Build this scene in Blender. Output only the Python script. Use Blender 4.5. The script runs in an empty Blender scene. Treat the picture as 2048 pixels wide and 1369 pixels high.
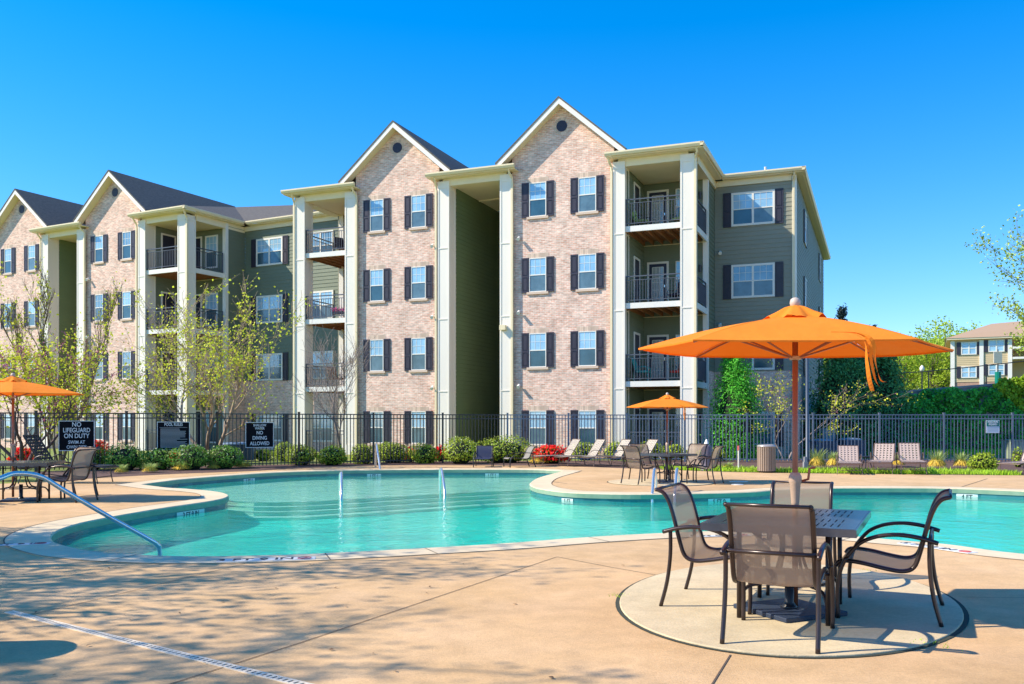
import bpy, bmesh, math, random
from mathutils import Vector, Matrix
PI = math.pi
R = math.radians
sc = bpy.context.scene
C = sc.collection
rnd = random.Random(7)

# ------------------------------------------------------------------ camera, sky, sun, exposure
CAMH = 1.45; FP = 1796.0; Y0 = 845.5            # eye height, focal length and horizon in pixels of the 2048 wide photo
cam = bpy.data.cameras.new('camera'); co = bpy.data.objects.new('camera', cam); C.objects.link(co)
co.location = (0, 0, CAMH); co.rotation_euler = (PI / 2, 0, 0)
cam.sensor_width = 36; cam.lens = FP / 2048 * 36; cam.shift_y = (Y0 - 684.5) / 2048
cam.clip_start = 0.1; cam.clip_end = 2000
sc.camera = co
SUN_EL = 41.0; SUN_AZ = -5.0   # the sun stands to the left (-X), azimuth in degrees towards +Y
w = bpy.data.worlds.new('World'); sc.world = w; w.use_nodes = True
nt = w.node_tree; bg = nt.nodes['Background']
sky = nt.nodes.new('ShaderNodeTexSky'); sky.sky_type = 'NISHITA'; sky.sun_disc = False
sky.sun_elevation = R(SUN_EL); sky.sun_rotation = R(-90 + SUN_AZ)
sky.air_density = 1.2; sky.dust_density = 0.1; sky.ozone_density = 4.0
hs = nt.nodes.new('ShaderNodeHueSaturation'); hs.inputs['Saturation'].default_value = 1.46; hs.inputs['Value'].default_value = 1.17
tcw = nt.nodes.new('ShaderNodeTexCoord'); mpw = nt.nodes.new('ShaderNodeMapping'); mpw.inputs['Location'].default_value = (0, 0, .045)
nt.links.new(tcw.outputs['Generated'], mpw.inputs[0]); nrm_ = nt.nodes.new('ShaderNodeVectorMath'); nrm_.operation = 'NORMALIZE'
nt.links.new(mpw.outputs[0], nrm_.inputs[0]); nt.links.new(nrm_.outputs[0], sky.inputs['Vector'])   # lifts the pale band so that the blue reaches the horizon
nt.links.new(sky.outputs[0], hs.inputs['Color']); tint = nt.nodes.new('ShaderNodeMix'); tint.data_type = 'RGBA'; tint.blend_type = 'MULTIPLY'; tint.inputs[0].default_value = 1; tint.inputs[7].default_value = (1, .90, 1, 1)
nt.links.new(hs.outputs[0], tint.inputs[6]); nt.links.new(tint.outputs[2], bg.inputs[0])
bg.inputs[1].default_value = 0.15
sl = bpy.data.lights.new('sun', 'SUN'); sl.energy = 5.0; sl.angle = R(0.5); sl.color = (1, .90, .74)
so = bpy.data.objects.new('sun', sl); C.objects.link(so)
sdir = Vector((-math.cos(R(SUN_EL)) * math.cos(R(SUN_AZ)), math.cos(R(SUN_EL)) * math.sin(R(SUN_AZ)), math.sin(R(SUN_EL))))
so.rotation_euler = sdir.to_track_quat('Z', 'Y').to_euler(); so.location = (-30, 0, 40)
sc.view_settings.view_transform = 'Standard'; sc.view_settings.look = 'None'
sc.view_settings.exposure = 0.55; sc.view_settings.gamma = 1
try:
    sc.cycles.transparent_max_bounces = 16; sc.cycles.max_bounces = 8; sc.cycles.caustics_reflective = False
except Exception: pass

# ------------------------------------------------------------------ materials
MATS = {}
def mat(name, col=(.5, .5, .5), rough=.6, metal=0, var=0.0, vscale=3.0, bump=0.0, bscale=40.0, spec=.5, coat=0, island=0.0, col2=None, trans=0, streak=None, mottle=0):
    """principled surface: col, blotchy variation towards col2 (or darker), bump and a random tone for each loose piece"""
    if name in MATS: return MATS[name]
    m = bpy.data.materials.new(name); m.use_nodes = True; n = m.node_tree; b = n.nodes['Principled BSDF']; MATS[name] = m
    b.inputs['Roughness'].default_value = rough; b.inputs['Metallic'].default_value = metal
    b.inputs['Specular IOR Level'].default_value = spec; b.inputs['Coat Weight'].default_value = coat
    b.inputs['Base Color'].default_value = (*col, 1)
    src = None; tc = n.nodes.new('ShaderNodeTexCoord')
    if var or col2:
        no = n.nodes.new('ShaderNodeTexNoise'); no.inputs['Scale'].default_value = vscale; no.inputs['Detail'].default_value = 6
        no.inputs['Roughness'].default_value = .6
        vec = tc.outputs['Object']
        if streak:
            mp = n.nodes.new('ShaderNodeMapping'); mp.inputs['Scale'].default_value = streak; n.links.new(vec, mp.inputs[0]); vec = mp.outputs[0]
        n.links.new(vec, no.inputs['Vector'])
        r = n.nodes.new('ShaderNodeMapRange'); r.inputs['From Min'].default_value = .32; r.inputs['From Max'].default_value = .68
        n.links.new(no.outputs['Fac'], r.inputs[0])
        mx = n.nodes.new('ShaderNodeMix'); mx.data_type = 'RGBA'
        c2 = col2 if col2 else tuple(c * (1 - var) for c in col)
        mx.inputs[6].default_value = (*col, 1); mx.inputs[7].default_value = (*c2, 1)
        n.links.new(r.outputs[0], mx.inputs[0]); src = mx.outputs[2]
    if mottle:
        for sc_, lo, hi in ((.33, 1 - mottle, 1 + mottle * .5), (3.7, 1 - mottle * .6, 1 + mottle * .4), (45, 1 - mottle * .6, 1 + mottle * .5)):
            nn = n.nodes.new('ShaderNodeTexNoise'); nn.inputs['Scale'].default_value = sc_; nn.inputs['Detail'].default_value = 7; nn.inputs['Roughness'].default_value = .65; nn.inputs['Distortion'].default_value = .4; n.links.new(tc.outputs['Object'], nn.inputs['Vector'])
            rr = n.nodes.new('ShaderNodeMapRange'); rr.inputs['From Min'].default_value = .35; rr.inputs['From Max'].default_value = .62; rr.inputs['To Min'].default_value = lo; rr.inputs['To Max'].default_value = hi; n.links.new(nn.outputs['Fac'], rr.inputs[0])
            hh = n.nodes.new('ShaderNodeHueSaturation'); n.links.new(rr.outputs[0], hh.inputs['Value']); n.links.new(src, hh.inputs['Color']); src = hh.outputs[0]
    if island:
        g = n.nodes.new('ShaderNodeNewGeometry'); h = n.nodes.new('ShaderNodeHueSaturation')
        r2 = n.nodes.new('ShaderNodeMapRange'); r2.inputs['To Min'].default_value = 1 - island; r2.inputs['To Max'].default_value = 1 + island
        n.links.new(g.outputs['Random Per Island'], r2.inputs[0]); n.links.new(r2.outputs[0], h.inputs['Value'])
        if src: n.links.new(src, h.inputs['Color'])
        else: h.inputs['Color'].default_value = (*col, 1)
        src = h.outputs[0]
    if src: n.links.new(src, b.inputs['Base Color'])
    if bump:
        nb = n.nodes.new('ShaderNodeTexNoise'); nb.inputs['Scale'].default_value = bscale; nb.inputs['Detail'].default_value = 5
        n.links.new(tc.outputs['Object'], nb.inputs['Vector'])
        bu = n.nodes.new('ShaderNodeBump'); bu.inputs['Strength'].default_value = bump; bu.inputs['Distance'].default_value = .01
        n.links.new(nb.outputs['Fac'], bu.inputs['Height']); n.links.new(bu.outputs[0], b.inputs['Normal'])
    if trans:
        out = n.nodes['Material Output']; tl = n.nodes.new('ShaderNodeBsdfTranslucent'); ms = n.nodes.new('ShaderNodeMixShader')
        ms.inputs[0].default_value = trans
        if name == 'orange_canvas': tl.inputs['Color'].default_value = (.95, .12, .004, 1)
        elif src: n.links.new(src, tl.inputs['Color'])
        else: tl.inputs['Color'].default_value = (*col, 1)
        n.links.new(b.outputs[0], ms.inputs[1]); n.links.new(tl.outputs[0], ms.inputs[2]); n.links.new(ms.outputs[0], out.inputs[0])
    return m

def brick_mat(name, c1, c2, mort):
    m = bpy.data.materials.new(name); m.use_nodes = True; n = m.node_tree; b = n.nodes['Principled BSDF']; MATS[name] = m
    tc = n.nodes.new('ShaderNodeTexCoord'); sx = n.nodes.new('ShaderNodeSeparateXYZ'); n.links.new(tc.outputs['Object'], sx.inputs[0])
    ad = n.nodes.new('ShaderNodeMath'); n.links.new(sx.outputs[0], ad.inputs[0]); n.links.new(sx.outputs[1], ad.inputs[1])
    cx = n.nodes.new('ShaderNodeCombineXYZ'); n.links.new(ad.outputs[0], cx.inputs[0]); n.links.new(sx.outputs[2], cx.inputs[1])
    br = n.nodes.new('ShaderNodeTexBrick'); n.links.new(cx.outputs[0], br.inputs['Vector'])
    br.inputs['Scale'].default_value = 1; br.inputs['Brick Width'].default_value = .215; br.inputs['Row Height'].default_value = .075
    br.inputs['Mortar Size'].default_value = .011; br.inputs['Bias'].default_value = -.1
    br.inputs['Color1'].default_value = (*c1, 1); br.inputs['Color2'].default_value = (*c2, 1); br.inputs['Mortar'].default_value = (*mort, 1)
    no = n.nodes.new('ShaderNodeTexNoise'); n.links.new(cx.outputs[0], no.inputs['Vector']); no.inputs['Scale'].default_value = 1.3; no.inputs['Detail'].default_value = 8; no.inputs['Roughness'].default_value = .8
    r = n.nodes.new('ShaderNodeMapRange'); r.inputs['From Min'].default_value = .3; r.inputs['From Max'].default_value = .7; r.inputs['To Min'].default_value = .72; r.inputs['To Max'].default_value = 1.25
    n.links.new(no.outputs['Fac'], r.inputs[0])
    # scattered pale and dark single bricks
    mp = n.nodes.new('ShaderNodeMapping'); mp.inputs['Scale'].default_value = (4.65, 13.3, 1); n.links.new(cx.outputs[0], mp.inputs[0])
    n2 = n.nodes.new('ShaderNodeTexNoise'); n.links.new(mp.outputs[0], n2.inputs['Vector']); n2.inputs['Scale'].default_value = .9; n2.inputs['Detail'].default_value = 1
    r2 = n.nodes.new('ShaderNodeMapRange'); r2.inputs['From Min'].default_value = .3; r2.inputs['From Max'].default_value = .7; r2.inputs['To Min'].default_value = .8; r2.inputs['To Max'].default_value = 1.2
    n.links.new(n2.outputs['Fac'], r2.inputs[0])
    mu = n.nodes.new('ShaderNodeMath'); mu.operation = 'MULTIPLY'; n.links.new(r.outputs[0], mu.inputs[0]); n.links.new(r2.outputs[0], mu.inputs[1])
    h = n.nodes.new('ShaderNodeHueSaturation'); n.links.new(br.outputs['Color'], h.inputs['Color']); n.links.new(mu.outputs[0], h.inputs['Value'])
    n.links.new(h.outputs[0], b.inputs['Base Color']); b.inputs['Roughness'].default_value = .9; b.inputs['Specular IOR Level'].default_value = .2
    bu = n.nodes.new('ShaderNodeBump'); bu.inputs['Strength'].default_value = .5; bu.inputs['Distance'].default_value = .008; bu.invert = True
    n.links.new(br.outputs['Fac'], bu.inputs['Height']); n.links.new(bu.outputs[0], b.inputs['Normal'])
    return m

M_brick = brick_mat('brick', (.70, .39, .29), (.78, .55, .44), (.76, .65, .55))
M_trim = mat('cream_trim', (.84, .72, .48), .55, var=.06, vscale=1.5)
M_col = mat('column_paint', (.84, .77, .66), .5, var=.07, vscale=1.2, streak=(1, 1, .2))
M_white = mat('white_paint', (.82, .78, .70), .5, var=.05)
M_side = mat('green_siding_shaded', (.175, .205, .140), .6, var=.12, vscale=.8, bump=.2, bscale=60)  # shaded copy of the siding, shade put into the colour
M_side2 = mat('green_siding_lit', (.28, .275, .205), .6, var=.12, vscale=.8, bump=.2, bscale=60)  # lit copy of the same siding, sunlight put into the colour
M_side3 = mat('siding_deep_shade', (.15, .215, .10), .6, var=.12, vscale=.8)  # same siding again, shade of the deep passage put into the colour
M_shut = mat('shutter_paint', (.035, .028, .045), .45, var=.2, vscale=5)
M_shingle = mat('shingles', (.10, .093, .085), .9, col2=(.17, .155, .135), vscale=2.2, bump=.8, bscale=30, streak=(3, 3, 14), spec=.2)
M_gut = mat('gutter_paint', (.84, .70, .44), .4, var=.05)
M_blind = mat('blind_sky_glass', (.36, .58, .74), .06, spec=1.0, coat=.6, col2=(.22, .42, .60), vscale=1.2)  # white blinds behind glass, sky reflection put into the blue
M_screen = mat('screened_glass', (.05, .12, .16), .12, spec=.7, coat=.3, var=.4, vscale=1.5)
M_blind2 = mat('dark_blind_sky_glass', (.20, .34, .44), .05, spec=1.0, coat=.8, col2=(.10, .20, .28), vscale=1.7)  # darker blind tone picked at random, sky reflection also in its blue
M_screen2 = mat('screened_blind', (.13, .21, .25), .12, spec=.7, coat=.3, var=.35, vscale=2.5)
wr = random.Random(77)
M_dglass = mat('door_glass', (.42, .44, .42), .1, spec=.8, coat=.3, var=.15)
M_dark = mat('navy_door_paint', (.02, .02, .045), .4)
M_rail = mat('slate_rail_paint', (.085, .095, .12), .45, var=.2)
M_joist = mat('deck_timber', (.36, .16, .055), .7, col2=(.25, .11, .04), vscale=4, streak=(1, 8, 1))
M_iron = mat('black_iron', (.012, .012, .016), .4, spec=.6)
M_iron2 = mat('sunlit_iron', (.17, .205, .26), .4, spec=.6, var=.2)  # lighter copy of the black iron, sunlight put into the colour
M_bronze = mat('bronze_frame', (.045, .028, .026), .3, metal=.35, spec=.7, var=.2, vscale=8)
M_steel = mat('stainless', (.78, .76, .72), .24, metal=.8)
M_orange = mat('orange_canvas', (.98, .32, .035), .8, col2=(.93, .27, .025), vscale=1.7, bump=.7, bscale=9, spec=.15, trans=.22)
M_pole = mat('bronze_pole', (.33, .12, .065), .4, metal=.2)
M_hub = mat('tan_hub', (.52, .36, .25), .5)
M_ball = mat('taupe_finial', (.52, .43, .36), .5)
M_table = mat('table_metal', (.07, .075, .10), .22, metal=.3, spec=1.0, var=.3, vscale=9)
M_slate = mat('base_plate', (.018, .03, .065), .5, col2=(.03, .045, .07), vscale=6, bump=.4)
M_wood = mat('taupe_slats', (.34, .25, .18), .6, var=.25, vscale=5, streak=(1, 1, .2), island=.15)
M_strapw = mat('white_straps', (.52, .46, .38), .6, var=.1)
M_strapt = mat('tan_straps', (.48, .36, .30), .6, var=.1)
M_strapb = mat('shade_dark_straps', (.02, .018, .022), .5)  # near black, the shade round these loungers put into the colour
M_frameb = mat('brown_frame', (.16, .10, .075), .4, metal=.2)
M_drain = mat('cream_grate', (.80, .68, .52), .5, var=.15)
M_signb = mat('sign_black', (.006, .006, .010), .7, spec=.1)
M_ink = mat('sign_white', (.75, .75, .76), .5)
M_green = mat('sign_green', (.0, .22, .16), .4)
M_black = mat('marker_black', (.02, .02, .02), .5)
M_tile = mat('marker_tile', (.75, .73, .70), .35)
M_red = mat('marker_red', (.6, .1, .1), .5)
M_bark = mat('grey_bark', (.20, .15, .11), .9, var=.35, vscale=6, bump=.6, bscale=20, streak=(1, 1, .25))
M_birch = mat('tan_bark', (.50, .37, .25), .85, col2=(.30, .20, .14), vscale=7, bump=.4, streak=(1, 1, .4))
M_bare = mat('pale_twigs', (.34, .27, .23), .85, var=.3)
M_bud = mat('redbud_bark', (.14, .08, .08), .85, var=.3)
def leafm(n, c, isl=.45, tr=.3): return mat(n, c, .55, island=isl, trans=tr, spec=.3)
L_shrub = leafm('laurel_leaves', (.38, .48, .04), .6); L_shrub2 = leafm('gloss_leaves', (.16, .34, .045))
L_lime = leafm('lime_leaves', (.42, .52, .03)); L_yel = leafm('spring_leaves', (.68, .70, .05))
L_wood = leafm('woodland_leaves', (.42, .55, .05), .3, .4); L_arb = leafm('arborvitae_sprays', (.13, .52, .04), .5)
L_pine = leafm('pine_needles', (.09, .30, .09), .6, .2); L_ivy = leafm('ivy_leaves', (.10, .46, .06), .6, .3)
L_ivy2 = leafm('sunlit_ivy', (.34, .50, .03)); L_red = leafm('azalea_flowers', (.95, .02, .02), .15)  # sunlit ivy is a lighter ivy copy, sun put into its colour
L_pink = leafm('redbud_flowers', (.60, .16, .32), .3); L_grass = leafm('grass_blades', (.42, .64, .04), .4)
L_tuft = leafm('golden_blades', (.80, .58, .09), .3); L_tuftg = leafm('green_blades', (.42, .52, .16), .3)
L_tip = leafm('pale_tips', (.72, .76, .42), .25)
L_far = leafm('far_leaves', (.42, .54, .08), .4); L_spruce = leafm('spruce_needles', (.035, .07, .075), .4, .1)
M_core = mat('inner_shade', (.012, .02, .008), .9)  # near black, shade inside shrubs and conifers put into the colour
M_deck = mat('tan_concrete', (.59, .375, .18), .8, col2=(.64, .42, .225), vscale=1.1, bump=.35, bscale=90, spec=.25, mottle=.16)
M_pad = mat('buff_concrete', (.66, .53, .33), .8, col2=(.58, .46, .28), vscale=2.0, bump=.3, bscale=60, spec=.25, mottle=.14)
M_cop = mat('cream_coping', (.74, .60, .40), .75, col2=(.66, .52, .33), vscale=1.6, bump=.2, bscale=60, spec=.3, mottle=.1)
M_cface = mat('coping_face', (.30, .36, .25), .8, col2=(.22, .30, .20), vscale=5)
M_plaster = mat('water_tint_plaster', (.035, .84, .69), .7, col2=(.025, .76, .63), vscale=2)  # white plaster tinted, light absorption of the water put into the colour
M_plaster2 = mat('shallow_tint_plaster', (.55, .90, .76), .7, col2=(.47, .86, .73), vscale=2)  # paler tint, the weaker absorption of shallow water put into the colour
M_joint = mat('joint_dark', (.10, .07, .05), .9)
M_joint2 = mat('pad_gap', (.04, .045, .03), .95)
M_mulch = mat('mulch', (.16, .085, .065), .95, col2=(.07, .04, .032), vscale=16, bump=1, bscale=30)
M_lawn = mat('lawn_ground', (.27, .27, .05), .95, col2=(.13, .22, .03), vscale=.9, bump=1, bscale=50)
M_hill = mat('upper_lawn', (.16, .22, .04), .95, var=.3, vscale=.3)
M_conc = mat('grey_wall', (.30, .30, .31), .85, var=.2, vscale=1.5)

def tile_band():
    m = bpy.data.materials.new('tile_band'); m.use_nodes = True; n = m.node_tree; b = n.nodes['Principled BSDF']
    tc = n.nodes.new('ShaderNodeTexCoord'); vo = n.nodes.new('ShaderNodeTexVoronoi'); vo.inputs['Scale'].default_value = 2.5
    n.links.new(tc.outputs['Object'], vo.inputs['Vector'])
    mx = n.nodes.new('ShaderNodeMix'); mx.data_type = 'RGBA'; mx.inputs[6].default_value = (.03, .14, .17, 1); mx.inputs[7].default_value = (.06, .22, .24, 1)
    sp = n.nodes.new('ShaderNodeSeparateColor'); n.links.new(vo.outputs['Color'], sp.inputs[0]); n.links.new(sp.outputs[0], mx.inputs[0])
    n.links.new(mx.outputs[2], b.inputs['Base Color']); b.inputs['Roughness'].default_value = .15
    return m
M_tileband = tile_band()

def sling_mat(name, col, alpha=.8):
    m = bpy.data.materials.new(name); m.use_nodes = True; n = m.node_tree; b = n.nodes['Principled BSDF']
    b.inputs['Base Color'].default_value = (*col, 1); b.inputs['Roughness'].default_value = .6
    out = n.nodes['Material Output']; t = n.nodes.new('ShaderNodeBsdfTransparent'); ms = n.nodes.new('ShaderNodeMixShader'); ms.inputs[0].default_value = alpha
    tl = n.nodes.new('ShaderNodeBsdfTranslucent'); tl.inputs[0].default_value = (*[min(1, c * 1.3) for c in col], 1)
    m2 = n.nodes.new('ShaderNodeMixShader'); m2.inputs[0].default_value = .35
    n.links.new(b.outputs[0], m2.inputs[1]); n.links.new(tl.outputs[0], m2.inputs[2])
    n.links.new(t.outputs[0], ms.inputs[1]); n.links.new(m2.outputs[0], ms.inputs[2]); n.links.new(ms.outputs[0], out.inputs[0])
    return m
M_sling = sling_mat('taupe_sling', (.34, .26, .19), .78)
M_slingb = sling_mat('navy_sling', (.035, .045, .11), .95)
M_slingg = sling_mat('grey_sling', (.36, .34, .30), .95)

def water_mat():
    m = bpy.data.materials.new('pool_water'); m.use_nodes = True; n = m.node_tree; n.nodes.remove(n.nodes['Principled BSDF'])
    out = n.nodes['Material Output']; t = n.nodes.new('ShaderNodeBsdfTransparent'); g = n.nodes.new('ShaderNodeBsdfGlossy'); g.inputs['Roughness'].default_value = .03
    fr = n.nodes.new('ShaderNodeFresnel'); fr.inputs['IOR'].default_value = 1.18
    ms = n.nodes.new('ShaderNodeMixShader'); n.links.new(fr.outputs[0], ms.inputs[0]); n.links.new(t.outputs[0], ms.inputs[1]); n.links.new(g.outputs[0], ms.inputs[2])
    tc = n.nodes.new('ShaderNodeTexCoord'); bs = []
    prev = None
    for s, st, d in ((1.6, .35, .05), (6.0, .5, .02), (17, .4, .008)):
        no = n.nodes.new('ShaderNodeTexNoise'); no.inputs['Scale'].default_value = s; no.inputs['Detail'].default_value = 3; no.inputs['Distortion'].default_value = .6
        n.links.new(tc.outputs['Object'], no.inputs['Vector']); bu = n.nodes.new('ShaderNodeBump'); bu.inputs['Strength'].default_value = st; bu.inputs['Distance'].default_value = d
        n.links.new(no.outputs['Fac'], bu.inputs['Height'])
        if prev: n.links.new(prev.outputs[0], bu.inputs['Normal'])
        prev = bu
    n.links.new(prev.outputs[0], fr.inputs['Normal']); n.links.new(prev.outputs[0], g.inputs['Normal'])
    n.links.new(ms.outputs[0], out.inputs['Surface'])
    df = n.nodes.new('ShaderNodeBsdfDiffuse'); df.inputs['Color'].default_value = (.03, .86, .68, 1); mt = n.nodes.new('ShaderNodeMixShader'); mt.inputs[0].default_value = .27   # milky turquoise scatter of the upper water
    n.links.new(t.outputs[0], mt.inputs[1]); n.links.new(df.outputs[0], mt.inputs[2]); n.links.new(mt.outputs[0], ms.inputs[1])
    va = n.nodes.new('ShaderNodeVolumeAbsorption'); va.inputs['Color'].default_value = (.03, .86, .80, 1); va.inputs['Density'].default_value = .045
    n.links.new(va.outputs[0], out.inputs['Volume'])
    return m

# ------------------------------------------------------------------ object helpers
def link(o, parent=None):
    C.objects.link(o)
    if parent is not None: o.parent = parent
    return o
def tag(o, label=None, cat=None, group=None, kind=None):
    if label: o['label'] = label
    if cat: o['category'] = cat
    if group: o['group'] = group
    if kind: o['kind'] = kind
    return o
def thing(name, label, cat, loc=(0, 0, 0), rz=0.0, group=None):
    o = bpy.data.objects.new(name, None); C.objects.link(o); o.empty_display_size = .3
    o.location = loc; o.rotation_euler = (0, 0, rz)
    return tag(o, label, cat, group)
def copy_tree(o, parent=None):
    c = o.copy(); C.objects.link(c)
    if parent is not None: c.parent = parent
    for ch in list(o.children): copy_tree(ch, c)
    return c
def dup(o, loc, rz, label, group=None, scale=None):
    c = copy_tree(o); c.location = loc; c.rotation_euler = (0, 0, rz); c['label'] = label
    if group: c['group'] = group
    if scale: c.scale = scale
    return c

class MB:
    """collects shapes and links them as ONE mesh; T maps local (x,y,z) to the space of the object"""
    def __init__(s, T=None): s.v = []; s.f = []; s.T = T
    def add(s, vs, fs):
        b = len(s.v)
        s.v += [tuple(s.T(*p)) for p in vs] if s.T else [tuple(p) for p in vs]
        s.f += [tuple(b + i for i in f) for f in fs]; return s
    def box(s, x0, y0, z0, x1, y1, z1):
        return s.add([(x0, y0, z0), (x1, y0, z0), (x1, y1, z0), (x0, y1, z0), (x0, y0, z1), (x1, y0, z1), (x1, y1, z1), (x0, y1, z1)],
                     [(0, 3, 2, 1), (4, 5, 6, 7), (0, 1, 5, 4), (1, 2, 6, 5), (2, 3, 7, 6), (3, 0, 4, 7)])
    def prism(s, poly, a, b, axis=1):
        """poly in the two other axes, extruded a..b along axis"""
        n = len(poly)
        def P(p, t): return (t, p[0], p[1]) if axis == 0 else (p[0], t, p[1]) if axis == 1 else (p[0], p[1], t)
        return s.add([P(p, a) for p in poly] + [P(p, b) for p in poly],
                     [tuple(range(n))[::-1], tuple(range(n, 2 * n))] + [(i, (i + 1) % n, n + (i + 1) % n, n + i) for i in range(n)])
    def quad(s, a, b, c, d): return s.add([a, b, c, d], [(0, 1, 2, 3)])
    def tube(s, pts, r, n=6, cap=True):
        pts = [Vector(p) for p in pts]; rs = r if isinstance(r, (list, tuple)) else [r] * len(pts)
        vs = []; fs = []; up = None
        for i, p in enumerate(pts):
            d = (pts[min(i + 1, len(pts) - 1)] - pts[max(i - 1, 0)])
            if d.length < 1e-9: d = Vector((0, 0, 1))
            d.normalize()
            if up is None: up = d.orthogonal().normalized()
            up = (up - d * up.dot(d))
            up = up.normalized() if up.length > 1e-6 else d.orthogonal().normalized()
            sd = d.cross(up)
            for k in range(n):
                a = 2 * PI * k / n; vs.append(p + (up * math.cos(a) + sd * math.sin(a)) * rs[i])
        for i in range(len(pts) - 1):
            for k in range(n):
                fs.append((i * n + k, i * n + (k + 1) % n, (i + 1) * n + (k + 1) % n, (i + 1) * n + k))
        if cap: fs += [tuple(range(n))[::-1], tuple((len(pts) - 1) * n + k for k in range(n))]
        return s.add(vs, fs)
    def lathe(s, prof, n=20, cx=0, cy=0):
        vs = []; fs = []
        for r_, z in prof:
            for k in range(n): a = 2 * PI * k / n; vs.append((cx + r_ * math.cos(a), cy + r_ * math.sin(a), z))
        for i in range(len(prof) - 1):
            for k in range(n): fs.append((i * n + k, i * n + (k + 1) % n, (i + 1) * n + (k + 1) % n, (i + 1) * n + k))
        fs += [tuple(range(n))[::-1], tuple((len(prof) - 1) * n + k for k in range(n))]
        return s.add(vs, fs)
    def build(s, name, m, parent=None, smooth=False, fix=True, off=None, bevel=0):
        me = bpy.data.meshes.new(name)
        vs = s.v if off is None else [(x - off[0], y - off[1], z - off[2]) for x, y, z in s.v]
        me.from_pydata(vs, [], s.f); me.materials.append(m)
        if fix:
            bm = bmesh.new(); bm.from_mesh(me); bmesh.ops.recalc_face_normals(bm, faces=bm.faces); bm.to_mesh(me); bm.free()
        if smooth:
            for p in me.polygons: p.use_smooth = True
        o = bpy.data.objects.new(name, me)
        if bevel:
            b = o.modifiers.new('bevel', 'BEVEL'); b.width = bevel; b.segments = 2; b.limit_method = 'ANGLE'
        return link(o, parent)

def catmull(P, n=8, closed=False):
    P = [Vector(p) for p in P]; out = []; N = len(P); rng = N if closed else N - 1
    for i in range(rng):
        if closed: a, b, c, d = P[(i - 1) % N], P[i], P[(i + 1) % N], P[(i + 2) % N]
        else: a, b, c, d = P[max(i - 1, 0)], P[i], P[i + 1], P[min(i + 2, N - 1)]
        for k in range(n):
            t = k / n
            out.append(.5 * ((2 * b) + (c - a) * t + (2 * a - 5 * b + 4 * c - d) * t * t + (3 * b - a - 3 * c + d) * t ** 3))
    if not closed: out.append(P[-1])
    return out
def G(px, py, z=0.0):
    """where a pixel of the photo meets the level z"""
    Y = FP * (CAMH - z) / (py - Y0); return Vector(((px - 1024) * Y / FP, Y, z))
def at(px, Y, z=0.0): return Vector(((px - 1024) * Y / FP, Y, z))
def zat(py, Y): return CAMH + (Y0 - py) * Y / FP

def text_obj(s, size, m, parent, loc, rot=(PI / 2, 0, 0), align='CENTER', name='lettering', ext=.003, sx=1.0, bold=.0):
    cu = bpy.data.curves.new('t', 'FONT'); cu.body = s; cu.size = size; cu.align_x = align; cu.align_y = 'CENTER'; cu.extrude = ext; cu.offset = bold
    to = bpy.data.objects.new('t', cu); C.objects.link(to); bpy.context.view_layer.update()
    me = bpy.data.meshes.new_from_object(to.evaluated_get(bpy.context.evaluated_depsgraph_get()))
    bpy.data.objects.remove(to); me.materials.clear(); me.materials.append(m)
    o = bpy.data.objects.new(name, me); link(o, parent); o.location = loc; o.rotation_euler = rot; o.scale = (sx, 1, 1)
    return o

# ------------------------------------------------------------------ pool outline (deck level)
PO = [G(*p) for p in [(137, 1095), (171, 1102), (240, 1109), (325.5, 1113), (411, 1114), (514, 1112.5), (650, 1108), (849, 1097.5), (1010, 1088), (1147, 1077.6),
      (1300, 1068.4), (1450, 1063), (1590, 1065), (1713, 1074.2), (1813, 1083), (1900, 1090.5), (2048, 1109.3)]]
PO += [Vector(p) for p in [(6.9, 9.0, 0), (9, 8.5, 0), (12, 9, 0), (14.2, 11.3, 0), (14.6, 14.5, 0), (13.2, 17.2, 0), (11.2, 18.7, 0)]]
PO += [G(*p) for p in [(1915, 977.4), (1813, 976), (1661, 976.4), (1560, 980), (1500, 984.3), (1398, 987), (1281, 988.8), (1193, 987.5), (1134, 985), (1093, 980), (1070, 975),
      (1061, 967.5), (1076, 957), (1105, 948.5)]]
PB = [G(1128, 942.5)] + [G(*p) for p in [(1080, 940.0), (1000, 939.2), (839.5, 939.5), (693, 941), (576, 944.3), (488, 949.5), (420, 954.5), (358, 959.5)]]
PC = [G(281, 969.5)] + [G(*p) for p in [(332, 976), (370, 978.3), (409, 981.5), (440, 985.5), (455, 991), (450, 996), (430, 1001), (400, 1006), (332, 1015.7), (255, 1028.5), (179, 1042.5),
      (135, 1054), (110, 1064), (99.4, 1074.8), (108, 1086)]]
pool = catmull(PO, 5)[:-1] + [PO[-1]] + catmull(PB, 5) + catmull(PC + [PO[0]], 5)[:-1]
def area(P): return sum(P[i].x * P[(i + 1) % len(P)].y - P[(i + 1) % len(P)].x * P[i].y for i in range(len(P))) / 2
if area(pool) < 0: pool.reverse()
def offset(P, d, miter=1.5):
    out = []; n = len(P)
    for i in range(n):
        a = (P[i] - P[i - 1]); b = (P[(i + 1) % n] - P[i]); a.normalize(); b.normalize()
        na = Vector((a.y, -a.x, 0)); nb = Vector((b.y, -b.x, 0)); m = na + nb
        if m.length < .2: m = nb.copy()
        m.normalize(); k = 1 / max(m.dot(nb), 1 / miter)
        out.append(P[i] + m * d * k)
    return out
COPW = .50
cop = offset(pool, COPW)
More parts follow.
